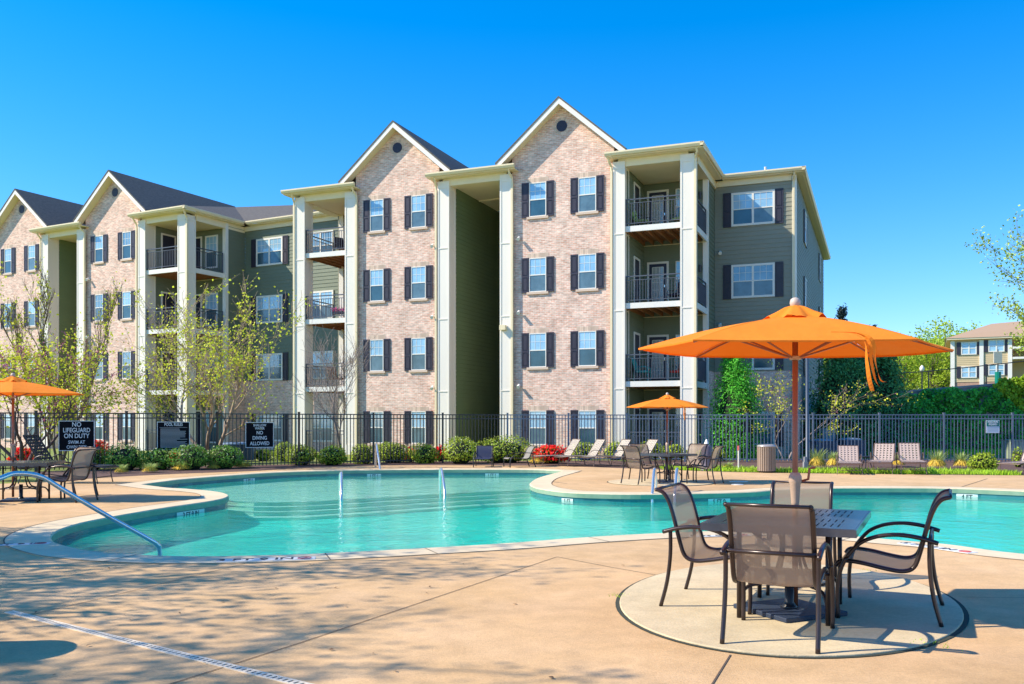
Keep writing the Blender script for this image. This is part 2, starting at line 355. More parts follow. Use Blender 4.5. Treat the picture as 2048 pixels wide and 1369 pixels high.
def fill(loops, z, name, m, kind='structure'):
    bm = bmesh.new(); es = []
    for L in loops:
        vs = [bm.verts.new((p[0], p[1], z)) for p in L]
        es += [bm.edges.new((vs[i], vs[(i + 1) % len(vs)])) for i in range(len(vs))]
    bmesh.ops.triangle_fill(bm, use_beauty=True, edges=es)
    for f in bm.faces:
        if f.normal.z < 0: f.normal_flip()
    me = bpy.data.meshes.new(name); bm.to_mesh(me); bm.free(); me.materials.append(m)
    o = bpy.data.objects.new(name, me); link(o)
    if kind: o['kind'] = kind
    return o
DE = [(-30, -10, 0), (30, -10, 0), (30, 24.3, 0), G(2048, 951.5), G(1960, 950.6), G(1678, 948), G(1500, 945.5), G(1417, 943.3), G(1330, 940), G(1250, 937), G(1150, 933.5), G(1076, 932),
      G(900, 931), G(760, 931.5), G(660, 934.5), G(580, 938), G(500, 943), G(430, 945.5), G(358, 948), G(256, 953), G(174, 958), G(100, 963), (-13.5, 19.5, 0), (-30, 19.0, 0)]
fill([DE, cop], 0, 'pool_deck', M_deck)
fill([[(-600, -200), (600, -200), (600, 900), (-600, 900)], DE], -.004, 'ground', M_lawn)
# coping with a rounded nose and a drop face
mb = MB(); n = len(pool)
lip = offset(pool, -.02)
for i in range(n):
    j = (i + 1) % n; a, b, c, d = cop[i], cop[j], pool[j], pool[i]; e, f = lip[j], lip[i]
    mb.quad((a.x, a.y, .006), (b.x, b.y, .006), (c.x, c.y, .006), (d.x, d.y, .006))
    mb.quad((d.x, d.y, .006), (c.x, c.y, .006), (e.x, e.y, -.012), (f.x, f.y, -.012))
    mb.quad((a.x, a.y, -.03), (b.x, b.y, -.03), (b.x, b.y, .006), (a.x, a.y, .006))
mb.build('pool_coping', M_cop, fix=False)['kind'] = 'structure'
def ring(P, z0, z1, name, m):
    mb = MB()
    for i in range(len(P)):
        a, b = P[i], P[(i + 1) % len(P)]; mb.quad((a.x, a.y, z0), (b.x, b.y, z0), (b.x, b.y, z1), (a.x, a.y, z1))
    o = mb.build(name, m, fix=False); o['kind'] = 'structure'; return o
WZ = -.165
ring(lip, -.10, -.012, 'pool_wall_rim', M_cface)
ring(pool, -.26, -.10, 'pool_tile_band', M_tileband)
ring(pool, -.8, -.26, 'pool_wall', M_plaster)
big = offset(pool, .3, 1.0)
fill([[(-14, 6), (18, 6), (18, 33), (-14, 33)]], -.54, 'pool_floor', M_plaster)
# underwater shelf with three steps down to the deep part
sh = [G(430, 1003, -.29), G(508, 1008, -.29), G(600, 1007, -.29), G(700, 1002, -.29), G(800, 996, -.29), G(900, 990, -.29), G(1000, 985, -.29), G(1120, 979, -.29)]
mb = MB()
for k, z in enumerate((-.27, -.34, -.41, -.48)):
    pl = [(p.x + .1 * k, p.y - .36 * k) for p in sh] + [(3.2, 31), (-14, 31), (-14, 20)]
    mb.prism(pl, -.538, z, 2)
# entry steps in the near left corner
for k, z in enumerate((-.27, -.36, -.45)):
    c = G(215, 1112); pl = [(c.x + (1.0 + .42 * k) * math.cos(a) * 1.25, c.y - .4 + (.75 + .42 * k) * math.sin(a) * 1.2) for a in [R(-60 + 18 * q) for q in range(14)]]
    mb.prism(pl, -.536, z - .002, 2)
mb.build('pool_steps', M_plaster2)['kind'] = 'structure'
# dark edge lines on the steps
mb = MB()
for k, z in enumerate((-.27, -.34, -.41)):
    pts = catmull([(p.x + .1 * k, p.y - .36 * k + .03, z + .004) for p in sh], 4)
    for a, b in zip(pts, pts[1:]): mb.quad(a, b, b + Vector((0, .06, 0)), a + Vector((0, .06, 0)))
mb.build('pool_step_edge_tiles', mat('edge_tiles', (.03, .20, .22), .5), fix=False)['kind'] = 'structure'
# water body
wp = offset(pool, .05, 1.0)
o = fill([wp], WZ, 'pool_water', water_mat())
bm = bmesh.new(); bm.from_mesh(o.data)
ret = bmesh.ops.extrude_face_region(bm, geom=bm.faces[:]); vs = [e for e in ret['geom'] if isinstance(e, bmesh.types.BMVert)]
for v in vs: v.co.z = -.75
bmesh.ops.recalc_face_normals(bm, faces=bm.faces); bm.to_mesh(o.data); bm.free()

# coping joints, deck joints
mb = MB()
for px, py in ((657, 1108), (849, 1097.5), (1180, 1076), (275, 1111), (1714, 1074)):
    p = G(px, py); i = min(range(n), key=lambda k: (pool[k] - p).length); a, b = pool[i], cop[i]; t = (b - a).normalized(); s_ = Vector((-t.y, t.x, 0)) * .006
    mb.quad(a - s_ + Vector((0, 0, .009)), b - s_ + Vector((0, 0, .009)), b + s_ + Vector((0, 0, .009)), a + s_ + Vector((0, 0, .009)))
def strip(mb, pts, wd, z):
    pts = [Vector((p[0], p[1], 0)) for p in pts]
    for a, b in zip(pts, pts[1:]):
        t = (b - a).normalized(); s_ = Vector((-t.y, t.x, 0)) * wd / 2; zz = Vector((0, 0, z)); mb.quad(a - s_ + zz, b - s_ + zz, b + s_ + zz, a + s_ + zz)
strip(mb, [G(1316, 1151.5), G(1220, 1135), G(1114, 1114.5), G(600, 1287), G(342, 1369), G(200, 1414)], .009, .004)
strip(mb, [G(490, 1128), G(180, 1203), G(20, 1240), G(-200, 1290)], .008, .004)
strip(mb, [G(1461, 1311), G(1425, 1369), G(1390, 1420)], .011, .004)
strip(mb, [G(1915, 977), G(1975, 958)], .02, .004)
strip(mb, [G(1925, 1195.5), G(2100, 1197)], .008, .004)
strip(mb, catmull([G(1134, 968), G(1105, 964), G(1095, 960), G(1110, 953), G(1160, 944.5)], 4), .03, .005)
for k in (cop,):
    for i in range(n):
        a, b = k[i], k[(i + 1) % n]; t = (b - a).normalized(); s_ = Vector((-t.y, t.x, 0)) * .008; zz = Vector((0, 0, .0085))
        mb.quad(a - s_ + zz, b - s_ + zz, b + s_ + zz, a + s_ + zz)
mb.build('deck_joints', M_joint, fix=False)['kind'] = 'structure'

# concrete pads let into the deck under the tables
def pad(cx, cy, a, b, rot, name='table_pad', gap=.012):
    m1 = MB(); m2 = MB(); N = 72; r = R(rot)
    def P(t, k): x = (a + k) * math.cos(t); y = (b + k) * math.sin(t); return (cx + x * math.cos(r) - y * math.sin(r), cy + x * math.sin(r) + y * math.cos(r))
    pts = [P(2 * PI * i / N, -.02) for i in range(N)]
    m1.prism(pts, -.02, .016, 2)
    for i in range(N):
        t0, t1 = 2 * PI * i / N, 2 * PI * (i + 1) / N
        g0 = gap * (.6 + .8 * abs(math.sin(t0 * 1.5 + 1))); g1 = gap * (.6 + .8 * abs(math.sin(t1 * 1.5 + 1)))
        m2.quad((*P(t0, -.022), .005), (*P(t1, -.022), .005), (*P(t1, g1), .005), (*P(t0, g0), .005))
    m1.build(name, M_pad, bevel=.006)['kind'] = 'structure'; m2.build(name + '_gap', M_joint2, fix=False)['kind'] = 'structure'
pad(2.2456, 7.38, 1.94, 1.325, math.degrees(math.atan2(.9311, .3648)))
MP = at(1321, 21.7); pad(MP.x, MP.y, 1.28, 1.28, 0)
mb = MB(); mb.tube([G(1243, 1197, .02) + Vector((rnd.uniform(-.02, .02), rnd.uniform(-.06, .06), 0)) for k in range(2)], .004, 3)
def blades(name, label, cat, spots, h, m, wdt=.006, lean=.5, kind=None, sd=1):
    q = random.Random(sd); vs = []; fs = []
    for (x, y, z) in spots:
        a = q.uniform(0, 2 * PI); hh = h * q.uniform(.5, 1.15); l = lean * hh * q.uniform(.1, 1); b2 = q.uniform(0, 2 * PI)
        dx, dy = math.cos(a) * wdt, math.sin(a) * wdt; ex, ey = math.cos(b2) * l, math.sin(b2) * l; b = len(vs)
        vs += [(x - dx, y - dy, z), (x + dx, y + dy, z), (x + dx * .7 + ex * .4, y + dy * .7 + ey * .4, z + hh * .6), (x - dx * .7 + ex * .4, y - dy * .7 + ey * .4, z + hh * .6), (x + ex, y + ey, z + hh)]
        fs += [(b, b + 1, b + 2, b + 3), (b + 3, b + 2, b + 4)]
    mb = MB(); mb.v = vs; mb.f = fs; o = mb.build(name, m, fix=False); tag(o, label, cat, None, kind); return o
wd = []
for c, s_, k in ((G(1243, 1194), .05, 40), (G(1855, 1289), .07, 50), (G(1726, 1142), .04, 12)):
    for _ in range(k): wd.append((c.x + rnd.gauss(0, s_), c.y + rnd.gauss(0, s_ * 1.1), .004))
blades('crack_grass', 'tufts of green grass growing in the gap round the near table pad', 'grass', wd, .022, L_grass, .003, .9, 'stuff')

# mulch beds and the strip of bright grass
def over(P, z, name, m): return fill([P], z, name, m)
def shift(L, dy): return [(p[0], p[1] + dy) for p in L]
de = [Vector(p) for p in DE]
left_edge = de[12:22]; right_edge = de[3:9]
over([(p.x, p.y + .002) for p in de[9:22]] + [(-14.5, 26), (-11, 29.4), (-4, 33.2), (4, 34.3), (4.6, 31.5)], .004, 'mulch_bed_left', M_mulch)
rb = [(p.x, p.y + .002) for p in de[3:10]]
over([(24, 25.0), (14.6, 25.2)] + rb[1:] + [(4.6, 34.0), (12, 35.3), (20, 36), (27, 36)], .0045, 'mulch_bed_right', M_mulch)
sp = []
q = random.Random(3)
for i in range(3, 8):
    a, b = de[i], de[i + 1]; L = (b - a).length
    for _ in range(int(L * 650)):
        t = q.random(); d = abs(q.gauss(0, .75)) * (1 + .4 * math.sin((a.x + (b.x - a.x) * t) * 2.1)); sp.append((a.x + (b.x - a.x) * t + q.uniform(-.1, .1), a.y + (b.y - a.y) * t + .05 + d, .004))
blades('grass_strip', 'strip of bright green grass along the far right edge of the pool deck', 'grass', sp, .14, L_grass, .010, .7, 'stuff')

# ------------------------------------------------------------------ apartment buildings
class Frame:
    def __init__(s, deg, uo, vo, label, cat='building'):
        s.th = R(deg); s.uo = uo; s.vo = vo
        c, t = math.cos(s.th), math.sin(s.th)
        s.root = thing('apartment_building', label, cat, (uo * c - vo * t, uo * t + vo * c, 0), s.th)
        s.off = (uo, vo, 0)
    def b(s, mb, name, m, parent=None, smooth=False, fix=True, bevel=0):
        return mb.build(name, m, parent or s.root, smooth, fix, s.off, bevel)
def front(u0, v): return lambda x, y, z: (u0 + x, v - y, z)       # x to the right, y towards the viewer
def endw(u, v0): return lambda x, y, z: (u + y, v0 + x, z)        # a wall facing +u
def laps(T, x0, x1, z0, z1, holes=()):
    mb = MB(T); z = z0
    while z < z1 - .01:
        zt = min(z + .19, z1); mb.quad((x0, .022, z), (x1, .022, z), (x1, .004, zt), (x0, .004, zt)); mb.quad((x0, .004, z), (x1, .004, z), (x1, .022, z), (x0, .022, z)); z = zt
    return mb
def window(F, T, x0, x1, z0, z1, double=False, frame=None, fw=.034, cols=3, brick=True, shut=True, lowdark=M_screen, group=None):
    fr = frame or M_white; mb = MB(T); y1 = .03 if brick else .05
    mb.box(x0, 0, z0, x0 + fw, y1, z1); mb.box(x1 - fw, 0, z0, x1, y1, z1); mb.box(x0 + fw, 0, z1 - fw, x1 - fw, y1, z1); mb.box(x0 + fw, 0, z0, x1 - fw, y1, z0 + fw)
    zm = (z0 + z1) / 2; halves = [(x0 + fw, x1 - fw)]
    if double:
        xm = (x0 + x1) / 2; mb.box(xm - .045, 0, z0 + fw, xm + .045, y1, z1 - fw); halves = [(x0 + fw, xm - .045), (xm + .045, x1 - fw)]
    for a, b in halves:
        mb.box(a, 0, zm - .022, b, y1 - .006, zm + .022)
        for k in range(1, cols):
            x = a + (b - a) * k / cols; mb.box(x - .007, 0, zm + .022, x + .007, y1 - .014, z1 - fw)
        mb.box(a, 0, (zm + z1) / 2 - .007, b, y1 - .0135, (zm + z1) / 2 + .007)
    fo = F.b(mb, 'window', fr)
    for a, b in halves:
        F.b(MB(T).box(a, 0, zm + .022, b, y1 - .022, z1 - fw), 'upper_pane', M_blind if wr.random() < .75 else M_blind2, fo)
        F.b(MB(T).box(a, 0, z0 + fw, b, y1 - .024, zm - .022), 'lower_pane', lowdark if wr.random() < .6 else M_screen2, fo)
    if brick:
        F.b(MB(T).box(x0 - .10, 0, z0 - .10, x1 + .10, .07, z0 - .003), 'window_sill', M_header, fo)
        mh = MB(T); x = x0 - .08
        while x < x1 + .07: mh.box(x, 0, z1 + .004, x + .062, .006, z1 + .20); x += .072
        F.b(mh, 'window_header', M_header, fo)
    if shut:
        sw = .32 if brick else .34
        for a in (x0 - sw - .015, x1 + .015): shutter(F, T, a, a + sw, z0 - .02, z1 + .02)
def shutter(F, T, a, b, z0, z1):
    mb = MB(T); e = .05; zm = (z0 + z1) / 2 - .05; y = .045
    mb.box(a, 0, z0, a + e, y, z1); mb.box(b - e, 0, z0, b, y, z1)
    for z, h in ((z0, .07), (zm - .04, .08), (z1 - .06, .06)): mb.box(a + e, 0, z, b - e, y, z + h)
    for p, q_ in ((z0 + .07, zm - .04), (zm + .04, z1 - .06)):
        mb.box(a + e, 0, p, b - e, y - .022, q_); mb.box(a + e + .03, 0, p + .035, b - e - .03, y - .006, q_ - .035)
    F.b(mb, 'shutter', M_shut)
M_header = mat('header_brick', (.62, .47, .36), .9, island=.2)
ZE = 12.2; FL = (3.10, 6.24, 9.32)
ROWS = [(.52, 1.94), (3.76, 5.18), (6.91, 8.33), (10.06, 11.48)]
def gable(F, u0, u1, vg, ul, ur, ua, apex, wins, vback, light_u):
    bw = MB(); t = (apex - 12.3) / ((ur - ul) / 2)
    def zr(u): return apex - abs(u - ua) * t
    bw.prism([(u0, -.1), (u1, -.1), (u1, zr(u1) - .12), (ua, apex - .12), (u0, zr(u0) - .12)], vg, vg + 6)
    F.b(bw, 'brick_wall', M_brick)
    # shingled roof slabs, bargeboards and cream soffit
    for sgn, e in ((-1, ul), (1, ur)):
        a, b = (e, 12.3 + 0), (ua, apex)
        F.b(MB().prism([(e, 12.3), (ua, apex), (ua, apex + .07), (e - .02 * -sgn, 12.3 + .07)], vg - .44, vback), 'roof', M_shingle)
        F.b(MB().prism([(e, 12.3 - .24), (ua, apex - .24), (ua, apex - .003), (e, 12.3 - .003)], vg - .42, vg - .385), 'bargeboard', M_white)
        F.b(MB().prism([(e, 12.3 - .22), (ua, apex - .22), (ua, apex - .15), (e, 12.3 - .15)], vg - .385, vg - .003), 'soffit', M_trim)
    for a, b in wins:
        for z0, z1 in ROWS: window(F, front(0, vg), a, b, z0, z1)
    vz = apex - 1.03; m = MB(); N = 20; R1 = .23
    m.prism([(ua + R1 * math.cos(2 * PI * k / N), vz + R1 * math.sin(2 * PI * k / N)) for k in range(N)], vg - .02, vg + .05)
    vo = F.b(m, 'attic_vent', M_dark); m = MB()
    for k in range(-3, 4):
        h = math.sqrt(R1 ** 2 - (k * .06) ** 2); m.box(ua - h, vg - .035, vz + k * .06 - .012, ua + h, vg - .02, vz + k * .06 + .012)
    F.b(m, 'louvre', M_shut, vo); m = MB()
    for k in range(26):
        a0, a1 = 2 * PI * k / 26 + .03, 2 * PI * (k + 1) / 26 - .03
        m.prism([(ua + .25 * math.cos(a0), vz + .25 * math.sin(a0)), (ua + .25 * math.cos(a1), vz + .25 * math.sin(a1)), (ua + .36 * math.cos(a1), vz + .36 * math.sin(a1)), (ua + .36 * math.cos(a0), vz + .36 * math.sin(a0))], vg - .006, vg + .02)
    F.b(m, 'vent_surround', M_header, vo)
    for z in (9.15, 6.05, 2.95): floodlight(F, light_u, vg, z)
def floodlight(F, u, v, z):
    m = MB(); m.tube([(u, v, z + .03), (u, v - .10, z + .02)], .03, 8); m.tube([(u, v - .09, z + .07), (u + .02, v - .26, z - .03)], [.06, .075], 10)
    F.b(m, 'floodlight', M_white)
def column(F, u0, u1, v0, z1=11.93, dz=.68):
    m = MB(); m.box(u0 + .02, v0 + .02, -.1, u1 - .02, v0 + dz - .02, z1)
    m.box(u0, v0, -.1, u1, v0 + dz, .45)
    for a, b in ((u0, u0 + .07), (u1 - .07, u1)):
        m.box(a, v0, .45, b, v0 + .07, z1 - .3); m.box(a, v0 + dz - .07, .45, b, v0 + dz, z1 - .3)
    m.box(u0 - .0, v0, z1 - .3, u1, v0 + dz, z1)
    for z in FL: m.box(u0 - .001, v0 - .002, z - .32, u1 + .001, v0 + dz, z - .28)
    F.b(m, 'column', M_col)
def downspout(F, u, v, elbow):
    m = MB(); m.box(u - .045, v - .055, .1, u + .045, v + .045, ZE - .62)
    m.tube([(u, v, ZE - .64), (u, v - .02, ZE - .45), (u + elbow, v - .22, ZE - .28), (u + elbow, v - .32, ZE - .14)], .048, 8)
    F.b(m, 'downspout', M_gut)
def eave(F, u0, u1, v, hipR=None, depth=.36):
    """gutter and fascia along a front eave, v is the wall or column plane"""
    m = MB(); m.prism([(v - .48, ZE - .04), (v - .48, ZE + .02), (v - .34, ZE + .02), (v - .34, ZE - .13), (v - .43, ZE - .13)], u0, u1, 0)
    F.b(m, 'gutter', M_gut)
    F.b(MB().box(u0 + .03, v - .338, ZE - .17, u1 - .03, v + .3, ZE - .134), 'eave_soffit', M_trim)
def railing(F, T, x0, x1, zf):
    m = MB(T); m.box(x0, -.02, zf + 1.04, x1, .03, zf + 1.085); m.box(x0, -.012, zf + .90, x1, .022, zf + .925); m.box(x0, -.012, zf + .09, x1, .022, zf + .12)
    k = int((x1 - x0) / .115)
    for i in range(k + 1): x = x0 + .01 + (x1 - x0 - .02) * i / k; m.box(x - .009, -.006, zf + .1, x + .009, .012, zf + .91)
    for x in (x0, x1 - .04): m.box(x, -.02, zf + .01, x + .04, .028, zf + 1.04)
    F.b(m, 'railing', M_rail)
def door(F, T, x0, x1, z0, z1, glass=True):
    m = MB(T); e = .09; m.box(x0 - e, 0, z0, x0, .04, z1); m.box(x1, 0, z0, x1 + e, .04, z1); m.box(x0 - e, 0, z1, x1 + e, .04, z1 + e)
    fo = F.b(m, 'door_frame', M_white)
    d = F.b(MB(T).box(x0, 0, z0, x1, .02, z1), 'door', M_dark)
    if glass:
        a, b, p, q_ = x0 + .14, x1 - .14, z0 + .25, z1 - .14
        F.b(MB(T).box(a, .02, p, b, .026, q_), 'glass', M_dglass, d); m = MB(T)
        for k in range(4): x = a + (b - a) * k / 3; m.box(x - .01, .026, p, x + .01, .034, q_)
        for k in range(6): z = p + (q_ - p) * k / 5; m.box(a + .01, .026, z - .01, b - .01, .0335, z + .01)
        F.b(m, 'glazing_bars', M_white, d); F.b(MB(T).box(x1 - .1, .02, z0 + 1.0, x1 - .06, .07, z0 + 1.1), 'handle', M_steel, d)
def bay(F, cl, cr, vc, vb, side='R', spout=0, deep=.68):
    """balcony bay between two columns cl=(u0,u1), cr=(u0,u1); the brick gable is on the left when side is R"""
    column(F, *cl, vc); column(F, *cr, vc)
    uL, uR = cl[0], cr[1]; a, b = cl[1], cr[0]
    eave(F, uL - (.22 if side == 'R' else .45), uR + (.45 if side == 'R' else .22), vc)
    F.b(MB().box(a - .3, vc + .06, 11.72, b + .3, vc + .60, ZE - .172), 'eave_beam', M_trim)
    F.b(MB().box(uL + .05, vc + .6, 11.74, uR - .02, vb, 11.80), 'porch_ceiling', M_trim)
    # outer side beam, gutter and balconies
    us = uR if side == 'R' else uL; sg = 1 if side == 'R' else -1
    F.b(MB().box(*sorted((us, us - sg * .5))[:1], vc + .605, 11.72, sorted((us, us - sg * .5))[1], vb, ZE - .172), 'side_beam', M_trim)
    for zf in FL:
        m = MB(); m.box(a - .04, vc + .10, zf - .22, b + .04, vc + .18, zf); F.b(m, 'balcony_fascia', M_white)
        if side == 'R': F.b(MB().box(us - .12, vc + .68, zf - .24, us - .04, vb, zf), 'balcony_fascia', M_white)
        m = MB(); m.box(uL + .02, vc + .19, zf - .05, us - .13 if side == 'R' else uR, vb, zf - .01)
        x = uL + .5
        while x < uR - .2: m.box(x, vc + .19, zf - .23, x + .05, vb - .03, zf - .052); x += .4
        F.b(m, 'balcony_floor', M_joist)
        F.b(MB().box(uL + .5, vb - .06, zf - .26, uR - .14, vb - .02, zf - .235), 'ledger', M_trim)
        railing(F, front(0, vc + .12), a, b, zf)
        if side == 'R': railing(F, endw(us - .09, 0), vc + .68, vb - .1, zf)
        else: railing(F, lambda x, y, z: (us + .09 - y, x, z), vc + .68, vb - .1, zf)
    railing(F, front(0, vc + .12), a, b, .0)
    # back wall
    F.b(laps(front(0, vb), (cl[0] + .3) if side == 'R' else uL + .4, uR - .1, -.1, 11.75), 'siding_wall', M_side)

# ---- right building
FA = Frame(-22.1, -14.2, 38.0, 'nearest four storey apartment building, two pink brick gables and cream columns')
vc = 35.02; vg = 35.18
gable(FA, -21.95, -17.72, vg, -22.6, -17.0, -19.8, 14.73, [(-21.2, -20.5), (-19.09, -18.37)], 43.5, -17.98)
gable(FA, -14.28, -9.83, vg, -14.87, -9.25, -12.06, 14.74, [(-13.5, -12.74), (-11.34, -10.58)], 43.5, -13.93)
# breezeway between the gables
column(FA, -17.72, -17.16, vc); column(FA, -14.78, -14.26, vc)
eave(FA, -18.1, -13.95, vc)
FA.b(MB().box(-17.5, vc + .06, 11.72, -14.5, vc + .6, ZE - .172), 'eave_beam', M_trim)
FA.b(MB().box(-17.72, vc + .6, 11.76, -14.2, 47, 11.82), 'breezeway_ceiling', M_trim)
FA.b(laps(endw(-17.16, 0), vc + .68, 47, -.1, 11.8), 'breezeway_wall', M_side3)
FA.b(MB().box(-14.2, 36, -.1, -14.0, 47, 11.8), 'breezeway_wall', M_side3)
FA.b(MB().box(-17.3, 47, -.1, -14.1, 47.2, 11.8), 'added_breezeway_end', M_side3)  # wall added to close the passage and keep it dark
for k in range(4): FA.b(MB().box(-17.1, 38 + 2.2 * k, 11.70, -14.3, 38.1 + 2.2 * k, 11.76), 'ceiling_batten', M_trim)
m = MB()
m.prism([(42.5, 0), (42.5, .3), (39.2, 2.6), (39.2, 2.3)], -14.9, -14.82, 0); m.prism([(42.5, 1.0), (42.5, 1.1), (39.2, 3.4), (39.2, 3.3)], -14.9, -14.82, 0)
FA.b(m, 'stair_rail', mat('stair_timber', (.30, .16, .09), .7))
m = MB(); m.box(-17.13, 42.0, 2.0, -17.0, 42.15, 2.1); m.tube([(-17.0, 42.07, 1.8), (-17.0, 42.07, 2.1)], [.06, .11], 8); FA.b(m, 'wall_lamp', M_white)
m = MB(); m.box(-14.72, vc - .2, 5.35, -14.46, vc - .001, 5.55); FA.b(m, 'security_light', M_gut)
downspout(FA, -14.22, vc + .02, -.05); downspout(FA, -17.80, vc + .02, .05); downspout(FA, -21.83, vc + .02, -.05); downspout(FA, -25.2, vc + .02, .05)
downspout(FA, -9.90, vc + .02, -.05); downspout(FA, -6.53, vc + .02, .1)
# balcony bays
bay(FA, (-9.84, -9.34), (-7.12, -6.58), vc, 38.2, 'R')
bay(FA, (-25.16, -24.62), (-22.44, -21.90), vc, 38.2, 'L')
FA.b(laps(endw(-9.36, 0), vc + .68, 38.2, -.1, 11.75), 'siding_wall', M_side)
FA.b(MB().box(-9.9, vg + .2, -.1, -9.36, 38.4, 12.0), 'siding_wall_core', M_side)
for zf in (0, *FL):
    door(FA, endw(-9.34, 0), 36.5, 37.3, zf + .01, zf + 2.03, False)
    door(FA, front(0, 38.18), -9.10, -8.34, zf + .01, zf + 2.03)
    window(FA, front(0, 38.18), -7.95, -7.2, zf + .55, zf + 2.1, brick=False, shut=False)
    door(FA, front(0, 38.18), -23.0, -22.3, zf + .01, zf + 2.03)
    m = MB(); m.box(-6.95, 38.0, zf + 1.75, -6.85, 38.17, zf + 1.85); m.tube([(-6.9, 38.02, zf + 1.55), (-6.9, 38.02, zf + 1.85)], [.05, .07], 8); FA.b(m, 'porch_lamp', M_iron)
# corner posts, return wall, main wall, end wall
FA.b(MB().box(-6.80, 38.15, -.1, -6.58, 38.35, 12.0), 'corner_post', M_white)
FA.b(MB().box(-24.75, 38.1, -.1, -24.5, 38.35, 12.0), 'corner_post', M_white)
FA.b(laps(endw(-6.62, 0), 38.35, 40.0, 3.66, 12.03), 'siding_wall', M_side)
FA.b(MB().box(-7.0, 38.35, -.1, -6.61, 40.2, 3.66), 'brick_base', M_brick)
FA.b(laps(front(0, 40.0), -6.6, -3.19, 3.66, 12.03), 'siding_wall', M_side2)
FA.b(MB().box(-6.6, 39.98, -.1, -3.20, 40.3, 3.66), 'brick_base', M_brick)
FA.b(laps(endw(-3.20, 0), 40.0, 61.5, 3.66, 12.03), 'siding_wall', M_side2)
FA.b(MB().box(-3.5, 40.32, -.1, -3.175, 61.5, 3.66), 'brick_base', M_brick)
FA.b(MB().box(-3.34, 39.94, 3.66, -3.16, 40.10, 12.0), 'corner_post', M_white)
for a, b in ((10.0, 11.46), (6.86, 8.32), (3.72, 5.18), (.45, 1.9)):
    window(FA, front(0, 39.975), -5.88, -4.05, a, b, True, brick=False, fw=.09)
    for v0 in (44.6, 56.4): window(FA, endw(-3.175, 0), v0, v0 + 1.0, a - .05, b, brick=False, fw=.07)
for p in ((-6.35, 8.85), (-6.35, 5.7)): floodlight(FA, p[0], 39.97, p[1])
downspout(FA, -3.28, 39.95, .05)
eave(FA, -6.26, -2.75, 40.0)
m = MB(); m.prism([(-2.76, ZE - .04), (-2.76, ZE + .02), (-2.90, ZE + .02), (-2.90, ZE - .13), (-2.81, ZE - .13)], 39.52, 62, 1); FA.b(m, 'gutter', M_gut)
FA.b(MB().box(-3.5, 40.31, ZE - .17, -2.9, 61.9, ZE - .134), 'eave_soffit', M_trim)
m = MB(); m.prism([(-6.12, ZE - .04), (-6.12, ZE + .02), (-6.26, ZE + .02), (-6.26, ZE - .13), (-6.17, ZE - .13)], vc - .48, 39.52, 1); FA.b(m, 'gutter', M_gut)
FA.b(MB().box(-6.75, vc + .31, ZE - .17, -6.26, 39.65, ZE - .134), 'eave_soffit', M_trim)
FA.b(MB().box(-6.62, vc + .7, ZE - .5, -6.54, 39.97, ZE - .172), 'frieze', M_trim)
FA.b(MB().box(-6.53, 39.92, ZE - .42, -3.36, 39.975, ZE - .172), 'frieze', M_trim)
# low hipped main roof behind the gables
def hip(F, u0, u1, v0, v1, z, s, name='roof'):
    h = min((v1 - v0) / 2, (u1 - u0) / 2 - .5); zr = z + h * s; k = h
    mb = MB(); P = [(u0, v0, z), (u1, v0, z), (u1, v1, z), (u0, v1, z), (u0 + k, v0 + h, zr), (u1 - k, v0 + h, zr), (u1 - k, v1 - h, zr), (u0 + k, v1 - h, zr)]
    mb.add(P, [(0, 1, 5, 4), (1, 2, 6, 5), (2, 3, 7, 6), (3, 0, 4, 7), (4, 5, 6, 7)]); F.b(mb, name, M_shingle)
for a_, b_ in ((-25.5, -21.9), (-17.9, -14.1), (-9.8, -6.3)): FA.b(MB().box(a_, vc - .33, ZE - .125, b_, 40, ZE - .03), 'roof', M_shingle)
FA.b(MB().box(-9.8, 39.68, ZE - .12, -2.92, 61.9, ZE - .035), 'roof', M_shingle)
hip(FA, -25.2, -7.2, 36.5, 58, ZE - .12, .2)
FA.b(MB().box(-25.0, 42.5, -.1, -6.9, 61.5, 11.7), 'rear_walls', M_side2)
FA.b(MB().box(-25.0, 38.4, -.1, -21.95, 42.5, 11.9), 'rear_walls', M_side2)
FA.b(MB().tube([(-5.0, 45, 13.2), (-5.0, 45, 13.85)], .06, 8), 'vent_pipe', M_white)

# ---- left wing, turned a little further
FB = Frame(-27.5, -40.5, 36.0, 'left apartment wing of pink brick gables and green siding behind the birch trees')
vc = 32.40; vg = 32.56
gable(FB, -43.05, -38.80, vg, -43.5, -37.9, -40.7, 14.7, [(-42.27, -41.62), (-40.12, -39.46)], 41.2, -42.7)
gable(FB, -50.8, -46.50, vg, -51.3, -45.7, -48.5, 14.65, [(-50.05, -49.42), (-47.92, -47.28)], 46, -46.75)
column(FB, -46.54, -45.98, vc); column(FB, -43.56, -43.0, vc)
eave(FB, -46.95, -42.75, vc)
FB.b(MB().box(-46.3, vc + .06, 11.72, -43.3, vc + .6, ZE - .172), 'eave_beam', M_trim)
FB.b(MB().box(-46.5, vc + .6, 11.76, -43.0, 43, 11.82), 'breezeway_ceiling', M_trim)
FB.b(laps(endw(-45.98, 0), vc + .68, 43, -.1, 11.8), 'breezeway_wall', M_side3)
FB.b(MB().box(-46.1, 43, -.1, -43.0, 43.2, 11.8), 'added_breezeway_end', M_side3)  # end wall added here too, to darken the passage
FB.b(MB().box(-43.0, 33.5, -.1, -42.9, 43, 11.8), 'breezeway_wall', M_side3)
for u, e in ((-46.62, .05), (-42.95, -.05), (-38.88, .05), (-35.25, .08)): downspout(FB, u, vc + .02, e)
bay(FB, (-38.78, -38.24), (-35.9, -35.34), vc, 35.1, 'R')
FB.b(laps(endw(-38.26, 0), vc + .68, 35.1, -.1, 11.75), 'siding_wall', M_side)
